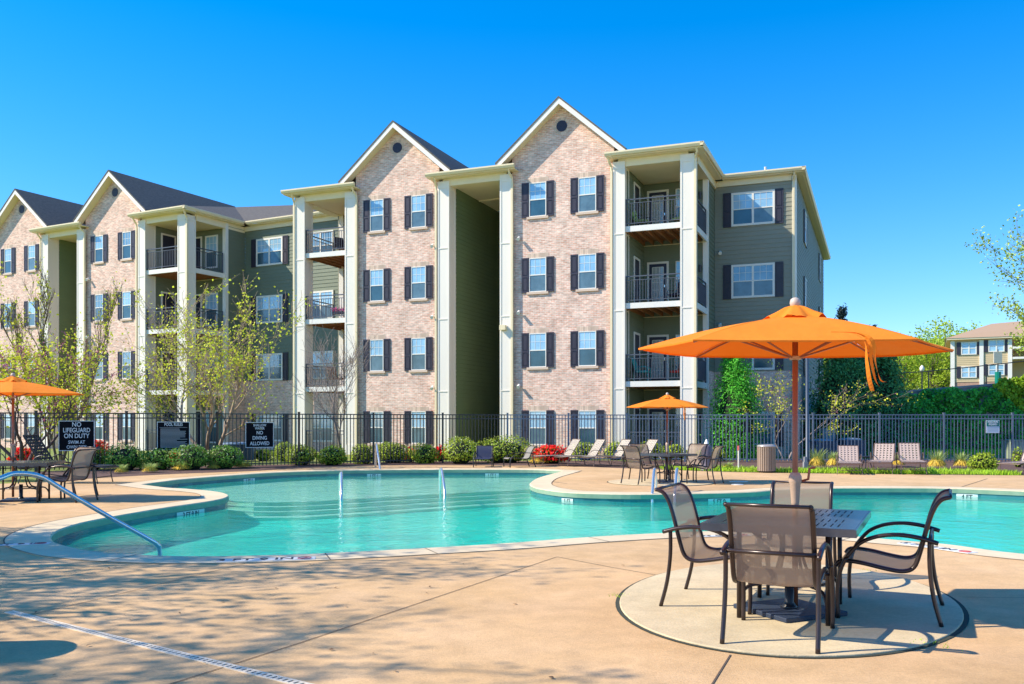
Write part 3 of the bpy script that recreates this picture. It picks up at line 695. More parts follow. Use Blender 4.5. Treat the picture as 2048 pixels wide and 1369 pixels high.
FB.b(MB().box(-38.8, vg + .2, -.1, -38.27, 35.3, 12.0), 'siding_wall_core', M_side)
for zf in (0, *FL):
    door(FB, front(0, 35.08), -38.0, -37.1, zf + .01, zf + 2.03, False)
    window(FB, front(0, 35.08), -36.75, -35.85, zf + .35, zf + 2.1, brick=False, shut=False, fw=.08)
    door(FB, endw(-38.24, 0), 33.5, 34.3, zf + .01, zf + 2.03, False)
FB.b(MB().box(-35.5, 35.05, -.1, -35.28, 35.25, 12.0), 'corner_post', M_white)
FB.b(laps(endw(-35.32, 0), 35.25, 36.5, 3.66, 12.03), 'siding_wall', M_side)
FB.b(MB().box(-35.7, 35.25, -.1, -35.31, 36.7, 3.66), 'brick_base', M_brick)
FB.b(laps(front(0, 36.5), -35.3, -28.6, 3.66, 12.03), 'siding_wall', M_side)
FB.b(MB().box(-35.3, 36.48, -.1, -28.6, 36.8, 3.66), 'brick_base', M_brick)
for a, b in ((9.82, 11.28), (6.75, 8.22), (3.68, 5.12), (.45, 1.9)):
    window(FB, front(0, 36.475), -34.46, -32.62, a, b, True, brick=False, fw=.09)
    window(FB, front(0, 36.475), -30.95, -29.25, a, b, True, brick=False, fw=.09, shut=False)
eave(FB, -34.85, -28.6, 36.5)
m = MB(); m.prism([(-34.88, ZE - .04), (-34.88, ZE + .02), (-35.02, ZE + .02), (-35.02, ZE - .13), (-34.93, ZE - .13)], vc - .48, 36.02, 1); FB.b(m, 'gutter', M_gut)
FB.b(MB().box(-35.5, vc + .31, ZE - .17, -35.02, 36.15, ZE - .134), 'eave_soffit', M_trim)
FB.b(MB().box(-35.36, vc + .7, ZE - .5, -35.30, 36.47, ZE - .172), 'frieze', M_trim)
FB.b(MB().box(-35.28, 36.42, ZE - .42, -28.6, 36.475, ZE - .172), 'frieze', M_trim)
FB.b(MB().box(-50.8, 43.3, -.1, -28.7, 50, 11.7), 'rear_walls', M_side2)
FB.b(MB().box(-35.2, 36.9, -.1, -28.7, 43.3, 11.7), 'rear_walls', M_side2)
# roof planes of the wing
P1 = (-34.95, vc - .35, ZE + .01); IN = (-34.95, 36.15, ZE + .01); RC = (-31.6, 36.15, ZE + .01); GG = (-40.7, 41.2, 14.72); EE = (-34.6, 44.3, 14.95)
mb = MB(); mb.add([P1, IN, RC, EE, GG, (-31.0, 52, ZE), (-42, 52, ZE), (-38.7, vc - .35, ZE + .01), (-45, vc + .3, ZE + .01), (-45, 44.3, 14.7), (-28.6, 36.15, ZE - .02), (-28.6, 52, ZE - .02), (-38.9, vc + .6, ZE + .01)],
                  [(0, 1, 4), (1, 3, 4), (1, 2, 3), (2, 5, 3), (3, 5, 6, 4), (7, 0, 4), (8, 12, 4, 9), (2, 10, 11, 5)])
FB.b(mb, 'roof', M_shingle, fix=False)

# ------------------------------------------------------------------ iron fence round the pool
FENCE = [(-20, 26.0), (72, 26.6), (253, 27.5), (434.6, 28.7), (598, 30.0), (747, 31.2), (885.5, 32.2), (1015, 32.8), (1137, 33.1), (1253, 33.2), (1369.7, 33.0), (1494, 32.7), (1626, 32.4), (1758.7, 32.3), (1887.8, 32.4), (2024.8, 32.4), (2165, 32.4)]
FH = 1.74
fp = [at(px, Y) for px, Y in FENCE]
def fence(pts, m, label, endpost):
    o0 = pts[0]; root = thing('iron_fence', label, 'fence', tuple(o0), 0)
    for k, p in enumerate(pts if endpost else pts[:-1]):
        mb = MB(); x, y = p.x - o0.x, p.y - o0.y; mb.box(x - .032, y - .032, 0, x + .032, y + .032, FH + .04); mb.box(x - .04, y - .04, FH + .04, x + .04, y + .04, FH + .065)
        mb.build('post', m, root)
    for a, b in zip(pts, pts[1:]):
        d = (b - a); L = d.length; d.normalize(); s_ = Vector((-d.y, d.x, 0)); a0 = a - o0
        T = lambda x, y, z, a0=a0, d=d, s_=s_: tuple(a0 + d * x + s_ * y + Vector((0, 0, z)))
        mb = MB(T)
        for z in (.10, FH - .17, FH - .03): mb.box(.034, -.018, z, L - .034, .018, z + .035)
        k = int(L / .118)
        for i in range(1, k): x = L * i / k; mb.box(x - .0125, -.0125, .04, x + .0125, .0125, FH - .01)
        mb.build('picket_panel', m, root)
    return root
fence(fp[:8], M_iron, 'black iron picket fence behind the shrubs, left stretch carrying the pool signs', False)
fence(fp[7:], M_iron2, 'iron picket fence in a sun-lightened slate tone behind the loungers, right stretch with the green sign', True)

def on_fence(px, off=.06):
    for (a, ya), (b, yb) in zip(FENCE, FENCE[1:]):
        if a <= px <= b:
            A, B = at(a, ya), at(b, yb); k = (px - 1024) / FP; d = B - A; t = (k * A.y - A.x) / (d.x - k * d.y); p = A + d * t
            ang = math.atan2(d.y, d.x); n_ = Vector((math.sin(ang), -math.cos(ang), 0)); return p + n_ * off, ang
def sign(px0, px1, py0, py1, label, lines, m=M_signb, border=True):
    p, ang = on_fence((px0 + px1) / 2); s_ = p.y / FP
    wd_ = (px1 - px0) * s_ / math.cos(ang) ; z1, z0 = zat(py0, p.y), zat(py1, p.y)
    r = thing('sign', label, 'sign', (p.x, p.y, z0), ang); h = z1 - z0
    MB().box(-wd_ / 2, -.012, 0, wd_ / 2, 0, h).build('sign_board', m, r)
    if border:
        mb = MB(); e = .018; mb.box(-wd_ / 2, -.016, 0, wd_ / 2, -.0125, e); mb.box(-wd_ / 2, -.016, h - e, wd_ / 2, -.0125, h); mb.box(-wd_ / 2, -.016, e, -wd_ / 2 + e, -.0125, h - e); mb.box(wd_ / 2 - e, -.016, e, wd_ / 2, -.0125, h - e)
        mb.build('border', M_ink, r)
    for t, yc, sz, sx in lines: text_obj(t, sz * h, M_ink, r, (0, -.0165, yc * h), sx=sx, bold=sz * h * .014)
    return r, wd_, h
sign(123.5, 184, 842, 902, 'black NO LIFEGUARD ON DUTY sign on the fence, lettered in white', [('NO', .87, .21, .85), ('LIFEGUARD', .68, .21, .76), ('ON DUTY', .49, .21, .8), ('SWIM AT', .28, .155, .8), ('OWN RISK', .12, .155, .8)])
r, wd_, h = sign(319, 374, 844, 900, 'black POOL RULES sign with many small white lines on the fence', [('POOL RULES', .90, .16, .68)])
mb = MB(); q = random.Random(5); mb.box(-wd_ * .42, -.016, h * .79, wd_ * .42, -.013, h * .80)
for k in range(17):
    z = h * (.735 - .041 * k); mb.box(-wd_ * .40, -.0155, z, wd_ * (q.choice([.42, .4, .38, .1, .2, .36]) if k else .18), -.013, z + h * .016)
mb.build('small_print', mat('print_grey', (.45, .45, .46), .5), r)
sign(494, 542.7, 845, 895.7, 'black SHALLOW WATER NO DIVING ALLOWED sign on the fence', [('SHALLOW', .88, .135, .8), ('WATER', .755, .135, .8), ('NO', .58, .19, .85), ('DIVING', .375, .20, .85), ('ALLOWED', .16, .20, .80)])
r, wd_, h = sign(1970, 1997, 840.7, 866.5, 'small white and green POOL FOBS REQUIRED sign on the fence at the right', [], M_ink, False)
MB().box(-wd_ / 2 + .015, -.016, h * .52, wd_ / 2 - .015, -.0125, h - .02).build('green_panel', M_green, r)
text_obj('POOL FOBS', h * .2, M_ink, r, (0, -.0195, h * .84), sx=.75, bold=.004); text_obj('REQUIRED', h * .18, M_ink, r, (0, -.0195, h * .66), sx=.75, bold=.003)
mb = MB()
for k in range(4): mb.box(-wd_ * .38, -.014, h * (.42 - .09 * k), wd_ * .36, -.0122, h * (.45 - .09 * k))
mb.build('small_print', mat('print_pale', (.5, .55, .55), .5), r)
#PART2
# ------------------------------------------------------------------ plants
def leaves(q, pts, size, asp=.55):
    """small folded leaf shapes at the given points (point, outward direction)"""
    vs = []; fs = []
    for p, d in pts:
        n_ = Vector((q.gauss(0, 1), q.gauss(0, 1), q.gauss(0, 1) + .4))
        if d is not None: n_ = n_ * .8 + d * 1.2
        if n_.length < 1e-4: n_ = Vector((0, 0, 1))
        n_.normalize(); t = n_.orthogonal().normalized(); t.rotate(Matrix.Rotation(q.uniform(0, 2 * PI), 3, n_)); b = n_.cross(t)
        s_ = size * q.uniform(.6, 1.3); i = len(vs)
        vs += [p - t * s_ * .5, p + b * s_ * asp * .5 + n_ * s_ * .08, p + t * s_ * .5, p - b * s_ * asp * .5 + n_ * s_ * .08]; fs.append((i, i + 1, i + 2, i + 3))
    mb = MB(); mb.v = [tuple(v) for v in vs]; mb.f = fs; return mb
def lump(q, n=7):
    D = [(Vector((q.gauss(0, 1), q.gauss(0, 1), q.gauss(0, .8))).normalized(), q.uniform(.04, .22)) for _ in range(n)]
    return lambda d: .86 + sum(a * max(0, d.dot(v)) ** 6 for v, a in D)
def shrub(name, label, x, y, rx, ry, h, m, nl, size, seed, cat='shrub', group=None, z0=.0, core=True, flowers=None, sink=.42, tips=False):
    q = random.Random(seed); r = thing(name, label, cat, (x, y, z0), 0, group); f = lump(q, 16); pts = []
    zc = h * sink; hz = h - zc
    for _ in range(nl):
        d = Vector((q.gauss(0, 1), q.gauss(0, 1), q.gauss(0, 1))).normalized()
        k = f(d) * (1 - abs(q.gauss(0, .13))) * q.uniform(.9, 1.06); p = Vector((d.x * rx * k, d.y * ry * k, zc + d.z * (hz if d.z > 0 else zc * 1.0) * k))
        if p.z > .01: pts.append((p, d))
    leaves(q, pts, size).build('foliage', m, r, fix=False)
    if tips:
        tp = [(p + d * .035, d) for p, d in q.sample(pts, int(len(pts) * .16)) if d.z > .1]; leaves(q, tp, size * .6, .8).build('foliage', L_tip, r, fix=False)
    if flowers:
        pts = [(p + d * .03, d) for p, d in q.sample(pts, int(len(pts) * .85)) if d.z > -.5]; leaves(q, pts + [(p + d * .04, d) for p, d in pts], size * 1.05, .95).build('blossom', flowers, r, fix=False)
    if core:
        mb = MB(); mb.lathe([(rx * .35, 0), (rx * .62, zc * .6), (rx * .66, zc), (rx * .5, zc + hz * .5), (rx * .1, zc + hz * .72)], 10); o = mb.build('shade_core', M_core, r, smooth=True); o.scale = (1, ry / rx, 1)  # dark blob painted as the shade within the foliage
    return r
def tree(name, label, loc, h, spread, seed, bark, leafm_=None, nleaf=1500, lsize=.06, trunks=1, trunk_r=.07, first=.25, up=.5, levels=3, kids=(7, 6, 5), leafspread=.10, extra=None, lean=0, cat='tree', group=None, leafzone=None, clump=1, tw=.006, narrow=False, flare=1.0):
    q = random.Random(seed); root = thing(name, label, cat, tuple(loc), 0, group); W = MB(); tips = []
    def branch(p, d, L, r, lv):
        n = 6 if lv < 2 else 4; pts = [p.copy()]; rs = [r]; dd = d.copy()
        for i in range(n):
            dd = dd + Vector((q.gauss(0, .13), q.gauss(0, .13), q.gauss(0, .08) + (.06 * up if lv else .03))); dd.normalize()
            pts.append(pts[-1] + dd * L / n); rs.append(max(tw, r * (1 - .8 * (i + 1) / n)))
        W.tube(pts, rs, 7 if lv == 0 else 4 if lv == 1 else 3, cap=False)
        if lv >= levels - 1: tips.extend([(a, lv) for a in pts[1:]])
        if lv < levels:
            k = kids[lv]
            for j in range(k):
                t = (first if lv == 0 else .2) + (1 - (first if lv == 0 else .2)) * (j + q.random()) / k; fi = t * n; i = min(int(fi), n - 1); bp = pts[i].lerp(pts[i + 1], fi - i)
                ax = (pts[i + 1] - pts[i]).normalized(); o = ax.orthogonal().normalized(); o.rotate(Matrix.Rotation(q.uniform(0, 2 * PI), 3, ax))
                ang = q.uniform(.35, .75) if not narrow else q.uniform(.15, .35)
                nd = (ax * math.cos(ang) + o * math.sin(ang) + Vector((0, 0, up * .35))).normalized()
                if lv == 0: LL = spread * q.uniform(.75, 1.15) * (1.0 - .45 * max(0, t - .45)) / max(math.sin(ang), .4) * .8
                else: LL = L * q.uniform(.35, .6)
                branch(bp, nd, LL, max(tw, rs[i] * .55), lv + 1)
    for k in range(trunks):
        a = 2 * PI * k / trunks + seed; d = Vector((math.cos(a) * .28 * (trunks > 1) * flare + lean, math.sin(a) * .25 * (trunks > 1), 1)).normalized()
        branch(Vector((math.cos(a) * .08 * (trunks > 1), math.sin(a) * .08 * (trunks > 1), -.03)), d, h * q.uniform(.86, 1.0), trunk_r * q.uniform(.8, 1), 0)
    zm = max(v[2] for v in W.v); k = h / zm; W.v = [(a * (1 if k > 1 else 1), b, c * k) for a, b, c in W.v]
    W.build('trunk', bark, root, smooth=True, fix=False)
    T = [Vector((a.x, a.y, a.z * k)) for a, lv in tips]
    if leafzone: T = [t for t in T if leafzone(t / h if False else t)] or T
    if leafm_:
        pts = []
        for _ in range(nleaf // clump):
            t = q.choice(T)
            for _c in range(clump): pts.append((t + Vector((q.gauss(0, leafspread), q.gauss(0, leafspread), q.gauss(0, leafspread))), None))
        leaves(q, pts, lsize, .7).build('crown', leafm_, root, fix=False)
    if extra:
        em, en, es = extra; pts = [(q.choice(T) + Vector((q.gauss(0, .03), q.gauss(0, .03), q.gauss(0, .03))), None) for _ in range(en)]; leaves(q, pts, es, .8).build('blossom', em, root, fix=False)
    return root
def conifer(name, label, loc, h, r, m, nl, size, seed, cat='tree', prof=None, droop=.0, group=None):
    q = random.Random(seed); root = thing(name, label, cat, tuple(loc), 0, group); pts = []
    prof = prof or (lambda t: (1 - t) ** .75)
    cl = [(q.uniform(0, 2 * PI), q.random() ** 1.2, q.uniform(.7, 1.12)) for _ in range(max(30, nl // 45))]
    for a, t, k in cl:
        rr = r * prof(t) * k; z = t * h; c, s_ = math.cos(a), math.sin(a); spr = r * (.10 + .14 * prof(t))
        for _ in range(nl // len(cl)):
            u = q.random() ** .5; pts.append((Vector((c * rr * u + q.gauss(0, spr * .6), s_ * rr * u + q.gauss(0, spr * .6), max(.03, z - droop * u + q.gauss(0, spr * .7)))), Vector((c, s_, .3))))
    leaves(q, pts, size, .35).build('crown', m, root, fix=False)
    mb = MB(); mb.tube([(0, 0, 0), (0, 0, h * .9)], [r * .08 + .04, .02], 7); mb.build('trunk', M_bark, root)
    mb = MB(); mb.lathe([(r * .6 * prof(0), .1), (r * .72 * prof(.3), h * .3), (r * .62 * prof(.6), h * .6), (.03, h * .88)], 9); mb.build('bough_shade_core', M_core, root, smooth=True)  # dark blob painted as the shade between the boughs
    return root

SH = [  # px centre, base y, width px, top y, what, label
    (184, 941, 66, 896, 'a', 'dark green shrub under the NO LIFEGUARD sign, leftmost of the front row'),
    (250, 942, 80, 889, 'a', 'broad glossy shrub with pale new tips just right of the NO LIFEGUARD sign'),
    (319, 941, 64, 894, 'a', 'small glossy shrub under the left edge of the POOL RULES sign'),
    (384, 941, 74, 887, 'a', 'glossy shrub just right of the POOL RULES sign, with pale tips'),
    (449, 939, 70, 888, 'a', 'rounded glossy shrub below the birch trunks, last before the gap in the row'),
    (602, 932, 64, 888, 'b', 'yellow green shrub just right of the NO DIVING sign in front of the fence'),
    (664, 932, 62, 890, 'b', 'yellow green shrub in front of the bare tree by the fence'),
    (727, 929, 52, 888, 'b', 'yellow green shrub directly left of the far pool handrail'),
    (786, 927, 76, 884, 'b', 'wide yellow green shrub directly right of the far pool handrail'),
    (851, 928, 60, 887, 'b', 'yellow green shrub before the small red flowers left of the breezeway'),
    (921, 929, 72, 877, 'b', 'tall yellow green shrub in front of the breezeway column, left of the blue lounge chair'),
    (1008, 927, 124, 876, 'b', 'long yellow green hedge shrub behind the blue and grey lounge chairs'),
]
for i, (px, by, wpx, ty, k, lab) in enumerate(SH):
    c = G(px, by); Y = c.y + .35; s_ = Y / FP; rx = wpx * s_ / 2 * 1.02
    shrub('shrub', lab, (px - 1024) * s_, Y, rx, min(rx, .62), zat(ty, Y), L_shrub2 if k == 'a' else L_shrub, int(1500 * rx / .55), .075, 100 + i, group='shrubs along the pool fence', tips=True)
for i, (px, Y, wpx, ty, lab, m) in enumerate([
    (527, 34.0, 44, 897, 'small shrub on the lawn behind the fence under the NO DIVING sign', L_shrub),
    (568, 33.5, 40, 883, 'shrub behind the fence just right of the NO DIVING sign', L_shrub),
    (774, 34.5, 40, 882, 'lime shrub poking up behind the fence below the middle gable window', L_lime),
    (1170, 34.9, 56, 884, 'lime shrub behind the fence between the first two woven loungers', L_lime),
    (1231, 34.9, 50, 885, 'lime shrub behind the fence between the second and third woven loungers', L_lime),
    (1300, 34.8, 60, 882, 'lime shrub behind the fence between the third and fourth woven loungers', L_lime),
    (1353, 34.6, 44, 888, 'lime shrub behind the fence by the middle umbrella pole', L_lime),
    (1424, 33.9, 66, 893, 'pale flecked shrub behind the fence right of the middle table', L_shrub),
    (1967, 26.6, 62, 903, 'round shrub with pale new leaves in the mulch under the green sign', L_shrub),
    (2036, 29.0, 24, 897, 'small upright shrub by the last fence post at the right edge', L_shrub)]):
    s_ = Y / FP; rx = wpx * s_ / 2; shrub('shrub', lab, (px - 1024) * s_, Y, rx, rx * .8, max(.35, zat(ty, Y)), m, int(1300 * rx / .5), .07, 200 + i, group='shrubs behind the loungers')
for i, (px, Y, wpx, ty, lab) in enumerate([
    (1103, 31.6, 72, 890, 'large bush of red azalea flowers left of the woven loungers'),
    (196, 33.5, 40, 880, 'red azalea behind the fence just right of the NO LIFEGUARD sign'),
    (346, 29.5, 22, 908, 'small red azalea between shrubs under the POOL RULES sign'),
    (821, 33.0, 20, 898, 'small red azalea between two yellow green shrubs left of the breezeway'),
    (881, 33.4, 24, 894, 'small red azalea before the fence post left of the tall shrub'),
    (45, 31.0, 44, 894, 'red azalea behind the left umbrella table and fence')]):
    s_ = Y / FP; rx = wpx * s_ / 2; shrub('azalea', lab, (px - 1024) * s_, Y, rx, rx * .6, zat(ty, Y), L_shrub, int(500 * rx / .4), .07, 300 + i, flowers=L_red, group='red azaleas')
# grass tufts
def tuft(px, by, wpx, ty, lab, i, spiky=True):
    c = G(px, by); Y = c.y; s_ = Y / FP; q = random.Random(400 + i); r = wpx * s_ / 2; h = zat(ty, Y)
    root = thing('grass_tuft', lab, 'grass tuft', ((px - 1024) * s_, Y, 0), 0, 'ornamental grass tufts')
    for nm, mm, n_, hh, sp in (('dry_blades', L_tuft, 900, h * .72, .75), ('green_blades', L_tuftg, 200, h * 1.15, .55)):
        vs = []; fs = []
        for _ in range(n_):
            a = q.uniform(0, 2 * PI); k = q.random() ** .5; e = k * r * (1.0 if nm == 'dry_blades' else 1.25); z = hh * math.sqrt(max(.08, 1 - k * k * .8)) * q.uniform(.8, 1.05)
            c_, s2 = math.cos(a), math.sin(a); w_ = .007; b = len(vs)
            if nm == 'dry_blades':
                w_ = .010; k2 = q.uniform(.0, .75); e0 = r * k2; zt = hh * math.sqrt(1 - k2 * k2) * q.uniform(.85, 1.08); e1 = e0 + r * q.uniform(.25, .5); z1 = zt * q.uniform(.25, .7)
                vs += [(c_ * e0 * .5 - s2 * w_, s2 * e0 * .5 + c_ * w_, zt * .6), (c_ * e0 * .5 + s2 * w_, s2 * e0 * .5 - c_ * w_, zt * .6), (c_ * e0 + s2 * w_, s2 * e0 - c_ * w_, zt), (c_ * e0 - s2 * w_, s2 * e0 + c_ * w_, zt), (c_ * e1 - s2 * w_ * .3, s2 * e1 + c_ * w_ * .3, z1), (c_ * e1 + s2 * w_ * .3, s2 * e1 - c_ * w_ * .3, z1)]
                fs += [(b, b + 1, b + 2, b + 3), (b + 3, b + 2, b + 5, b + 4)]
            else:
                e = r * q.uniform(.6, 1.7); z = hh * q.uniform(.55, 1.15); w_ = .006
                vs += [(-s2 * w_, c_ * w_, hh * .2), (s2 * w_, -c_ * w_, hh * .2), (c_ * e * .6 + s2 * w_, s2 * e * .6 - c_ * w_, z * .8), (c_ * e * .6 - s2 * w_, s2 * e * .6 + c_ * w_, z * .8), (c_ * e, s2 * e, z)]
                fs += [(b, b + 1, b + 2, b + 3), (b + 3, b + 2, b + 4)]
        mb = MB(); mb.v = vs; mb.f = fs; mb.build(nm, mm, root, fix=False)
for i, a in enumerate([(1634, 938, 36, 905, 'golden grass tuft at the foot of the lamp post'), (1667, 936, 26, 908, 'golden grass tuft directly left of the first tan woven chair'), (1798, 934, 24, 911, 'small grass tuft between the second and third tan woven chairs'),
                       (1874, 939, 36, 908, 'golden grass tuft right of the three tan woven chairs'), (1923, 937, 32, 911, 'golden grass tuft left of the round pale tipped shrub'), (1078, 928, 40, 912, 'low grass tuft before the large red azalea'),
                       (243, 947, 26, 932, 'low lime grass tuft in front of the broad shrub by the flat lounger'), (300, 946, 30, 930, 'low lime grass tuft under the small shrub by the POOL RULES sign'), (364, 941, 38, 926, 'pale grass tuft in front of the shrubs under the POOL RULES sign'),
                       (427, 939, 28, 925, 'pale grass tuft between the last two glossy shrubs'), (485, 936, 40, 924, 'dry grass tuft in the gap of the shrub row below the NO DIVING sign'), (1456, 938, 22, 927, 'little green clump in the grass beside the stake')]): tuft(*a, i)
# trees
tree('redbud_tree', 'redbud tree with pink buds and yellow green leaves over the left umbrella', at(48, 28.0), 4.7, 2.1, 11, M_bud, L_yel, 5200, .10, trunks=4, trunk_r=.075, first=.25, up=.25, kids=(6, 5, 4), leafspread=.20, extra=(L_pink, 4500, .05), flare=1.6, clump=3)
tree('poplar_tree', 'tall narrow half bare tree rising in front of the left breezeway', at(121, 31.5), 7.2, .8, 12, M_bark, L_yel, 1500, .10, trunks=3, trunk_r=.06, first=.12, up=1.6, kids=(16, 8, 4), leafspread=.10, narrow=True, flare=.25)
tree('birch_tree', 'multi stemmed birch with fresh yellow green leaves behind the POOL RULES sign', at(424, 29.9), 6.2, 1.9, 13, M_birch, L_yel, 4800, .085, trunks=3, trunk_r=.085, first=.22, up=.7, kids=(11, 7, 5), leafspread=.11, flare=1.25)
tree('bare_tree', 'bare young tree with pale upswept twigs before the middle gable', at(690, 33.0), 5.2, 1.5, 14, M_bare, None, 0, trunks=1, trunk_r=.07, first=.22, up=1.1, kids=(13, 8, 5))
tree('redbud_tree', 'small sparse redbud behind the fence between arborvitae and lamp post', at(1572, 34.2), 4.1, 2.2, 15, M_bare, L_yel, 1300, .08, trunks=2, trunk_r=.045, first=.3, up=.2, kids=(6, 4, 3), leafspread=.10, extra=(L_pink, 350, .035), clump=4)
tree('oak_tree', 'tall airy tree with sparse green leaves at the right edge before the far building', at(2108, 47, 2.9), 9.6, 3.2, 16, M_bark, L_far, 17000, .15, trunks=1, trunk_r=.16, first=.2, up=.5, kids=(13, 8, 5), leafspread=.22, tw=.012)
# the trees that throw the dappled shade stand left of the picture
tree('shade_tree', 'budding tree left of the picture, farther of the two shading the deck', (-13.4, 8.3, 0), 10.2, 3.3, 21, M_bark, L_yel, 26000, .10, trunks=2, trunk_r=.1, first=.35, up=.35, kids=(11, 8, 5), leafspread=.20, tw=.013)
tree('shade_tree', 'budding tree left of the picture, nearer of the two shading the deck', (-12.9, 4.8, 0), 9.6, 3.0, 22, M_bark, L_yel, 26000, .10, trunks=2, trunk_r=.1, first=.35, up=.35, kids=(11, 8, 5), leafspread=.20, tw=.013)
conifer('arborvitae', 'dense bright green arborvitae column against the brick right of the balconies', at(1472, 35.3), 4.2, 1.12, L_arb, 20000, .11, 31, prof=lambda t: min(1, .82 + .5 * t) * (1 - t ** 2.2) ** .6)
conifer('pine_tree', 'dark pine behind the air conditioners at the building corner', at(1684, 41), 5.2, 1.75, L_pine, 20000, .17, 32, prof=lambda t: (1 - t ** 2) ** .6)
conifer('pine_tree', 'dark pine at the left end of the ivy covered wall', at(1764, 41.5), 5.2, 1.45, L_pine, 18000, .17, 33, prof=lambda t: (1 - t ** 2) ** .7)
conifer('pine_tree', 'dark pine in the shade between the other two pines', at(1724, 43.5), 4.6, 1.7, L_pine, 12000, .17, 34, prof=lambda t: (1 - t ** 2) ** .6)
conifer('spruce_tree', 'blue spruce tip showing above the orange canopy beside the building', at(1683, 64), 9.9, 1.9, L_spruce, 3500, .28, 35)
conifer('spruce_tree', 'distant spruce whose very tip shows over the canopy', at(1749, 68), 8.7, 1.7, L_spruce, 2500, .28, 36)

# raised ground, retaining wall and ivy
mb = MB(); mb.prism([(17.0, 45.4), (60, 41.5), (160, 60), (160, 400), (30, 400), (27, 62), (19, 50)], -.5, 2.78, 2); mb.build('upper_terrain', M_hill)['kind'] = 'structure'
mb = MB(); mb.prism([(27, 64), (130, 60), (160, 200), (160, 420), (28, 420)], 2.6, 3.35, 2); mb.build('far_terrain', M_hill)['kind'] = 'structure'
r = thing('retaining_wall', 'grey concrete retaining wall with its top showing above the ivy', 'wall', (17, 45.2, 0))
mb = MB(); WT = lambda x, y, z: (x, y - x * .0907, z * (2.75 + .078 * x) if z < 1.5 else 2.75 + .078 * x + (z - 2)); mb = MB(WT); mb.box(0, 0, 0, 43, .4, 1); mb.build('wall_face', M_conc, r); mb = MB(WT); mb.box(0, -.06, 2.001, 43, .46, 2.1); mb.build('coping', M_conc, r)
q = random.Random(8); pts = []; pts2 = []
for _ in range(15000):
    x = q.uniform(0, 16); top = 2.72 + .078 * x + .10 * math.sin(x * 1.9) + .07 * math.sin(x * 5.3 + 1) + (.35 * min(1, max(0, x - 6.8) / 1.5)); z = top * q.random() ** .8
    d = .25 + .16 * math.sin(x * 3.1 + z * 2.0) + .10 * math.sin(x * 7 - z * 5); y = -x * .0907 - d - abs(q.gauss(0, .08))
    (pts2 if x > 6.4 + (3.4 - z) * 1.2 and z > 2.0 else pts).append((Vector((x, y, z)), Vector((0, -1, .3))))
r = thing('ivy_hedge', 'thick dark green ivy covering the wall behind the right fence', 'ivy', (17, 45.2, 0))
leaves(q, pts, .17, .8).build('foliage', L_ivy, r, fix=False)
r = thing('ivy_hedge', 'ivy in a sun-lightened yellow green over the right end of the ivy wall', 'ivy', (17, 45.2, 0)); leaves(q, pts2 + [(p + Vector((q.gauss(0, .1), -.05, .1)), d) for p, d in pts2] * 2, .17, .8).build('foliage', L_ivy2, r, fix=False)
sp = [(q.uniform(15.5, 26), q.uniform(40.0, 43.0), 0) for _ in range(5000)]
blades('shaded_grass', 'green grass in the shade at the foot of the ivy wall', 'grass', sp, .22, L_grass, .02, .6, 'stuff')

# woodland behind
def crown_tree(name, label, loc, h, r_, m, nl, size, seed, group):
    q = random.Random(seed); root = thing(name, label, 'tree', tuple(loc), 0, group); pts = []; W = MB(); W.tube([(0, 0, 0), (.1, 0, h * .4), (0, .1, h * .8)], [.16, .11, .04], 6)
    cl = []
    for _ in range(46):
        d = Vector((q.gauss(0, 1), q.gauss(0, 1), q.gauss(0, 1))).normalized() * q.random() ** .4; p = Vector((d.x * r_, d.y * r_, h * .58 + d.z * h * .42)); cl.append(p)
        W.tube([(0, 0, h * q.uniform(.15, .45)), (p.x * .5, p.y * .5, p.z * .75), tuple(p)], [.06, .04, .015], 3, cap=False)
    for _ in range(nl):
        c = q.choice(cl); pts.append((c + Vector((q.gauss(0, .16 * r_), q.gauss(0, .16 * r_), q.gauss(0, .12 * r_))), None))
    leaves(q, pts, size, .8).build('crown', m, root, fix=False); W.build('trunk', M_bark, root, fix=False)
    return root
wt = [crown_tree('woodland_tree', 'leafy spring tree in the far wood, seen just right of the pines', at(1800, 95, 3.2), 7.0, 2.6, L_wood, 3600, .22, 41, 'trees of the far wood'),
      crown_tree('woodland_tree', 'yellow green tree in the far wood beside the distant building', at(1890, 104, 3.2), 10.0, 3.1, L_wood, 4000, .24, 42, 'trees of the far wood')]
wl = [(1640, 110, 1.0, 'far wood tree hidden mostly behind the building corner'), (1700, 120, 1.05, 'far wood tree behind the pines and the canopy'), (1745, 108, .95, 'far wood tree showing between the two largest pines'),
      (1778, 112, .9, 'far wood tree above the middle of the pines'), (1824, 104, .85, 'far wood tree left of the small globe lamp'), (1846, 112, 1.0, 'far wood tree directly behind the small globe lamp'),
      (1866, 100, .88, 'far wood tree just right of the globe lamp'), (1880, 118, 1.15, 'tallest far wood tree left of the distant building'), (1905, 122, 1.2, 'far wood tree rising over the distant roof edge'),
      (1935, 128, 1.2, 'far wood tree peeking over the distant roof'), (1812, 122, 1.1, 'far wood tree at the back, right of the pines')]
for i, (px, Y, s_, lab) in enumerate(wl): dup(wt[i % 2], at(px, Y, 3.2), i * 1.3, lab, scale=(s_ * 1.2, s_ * 1.2, s_ * (1 if i % 2 else 1.25)))

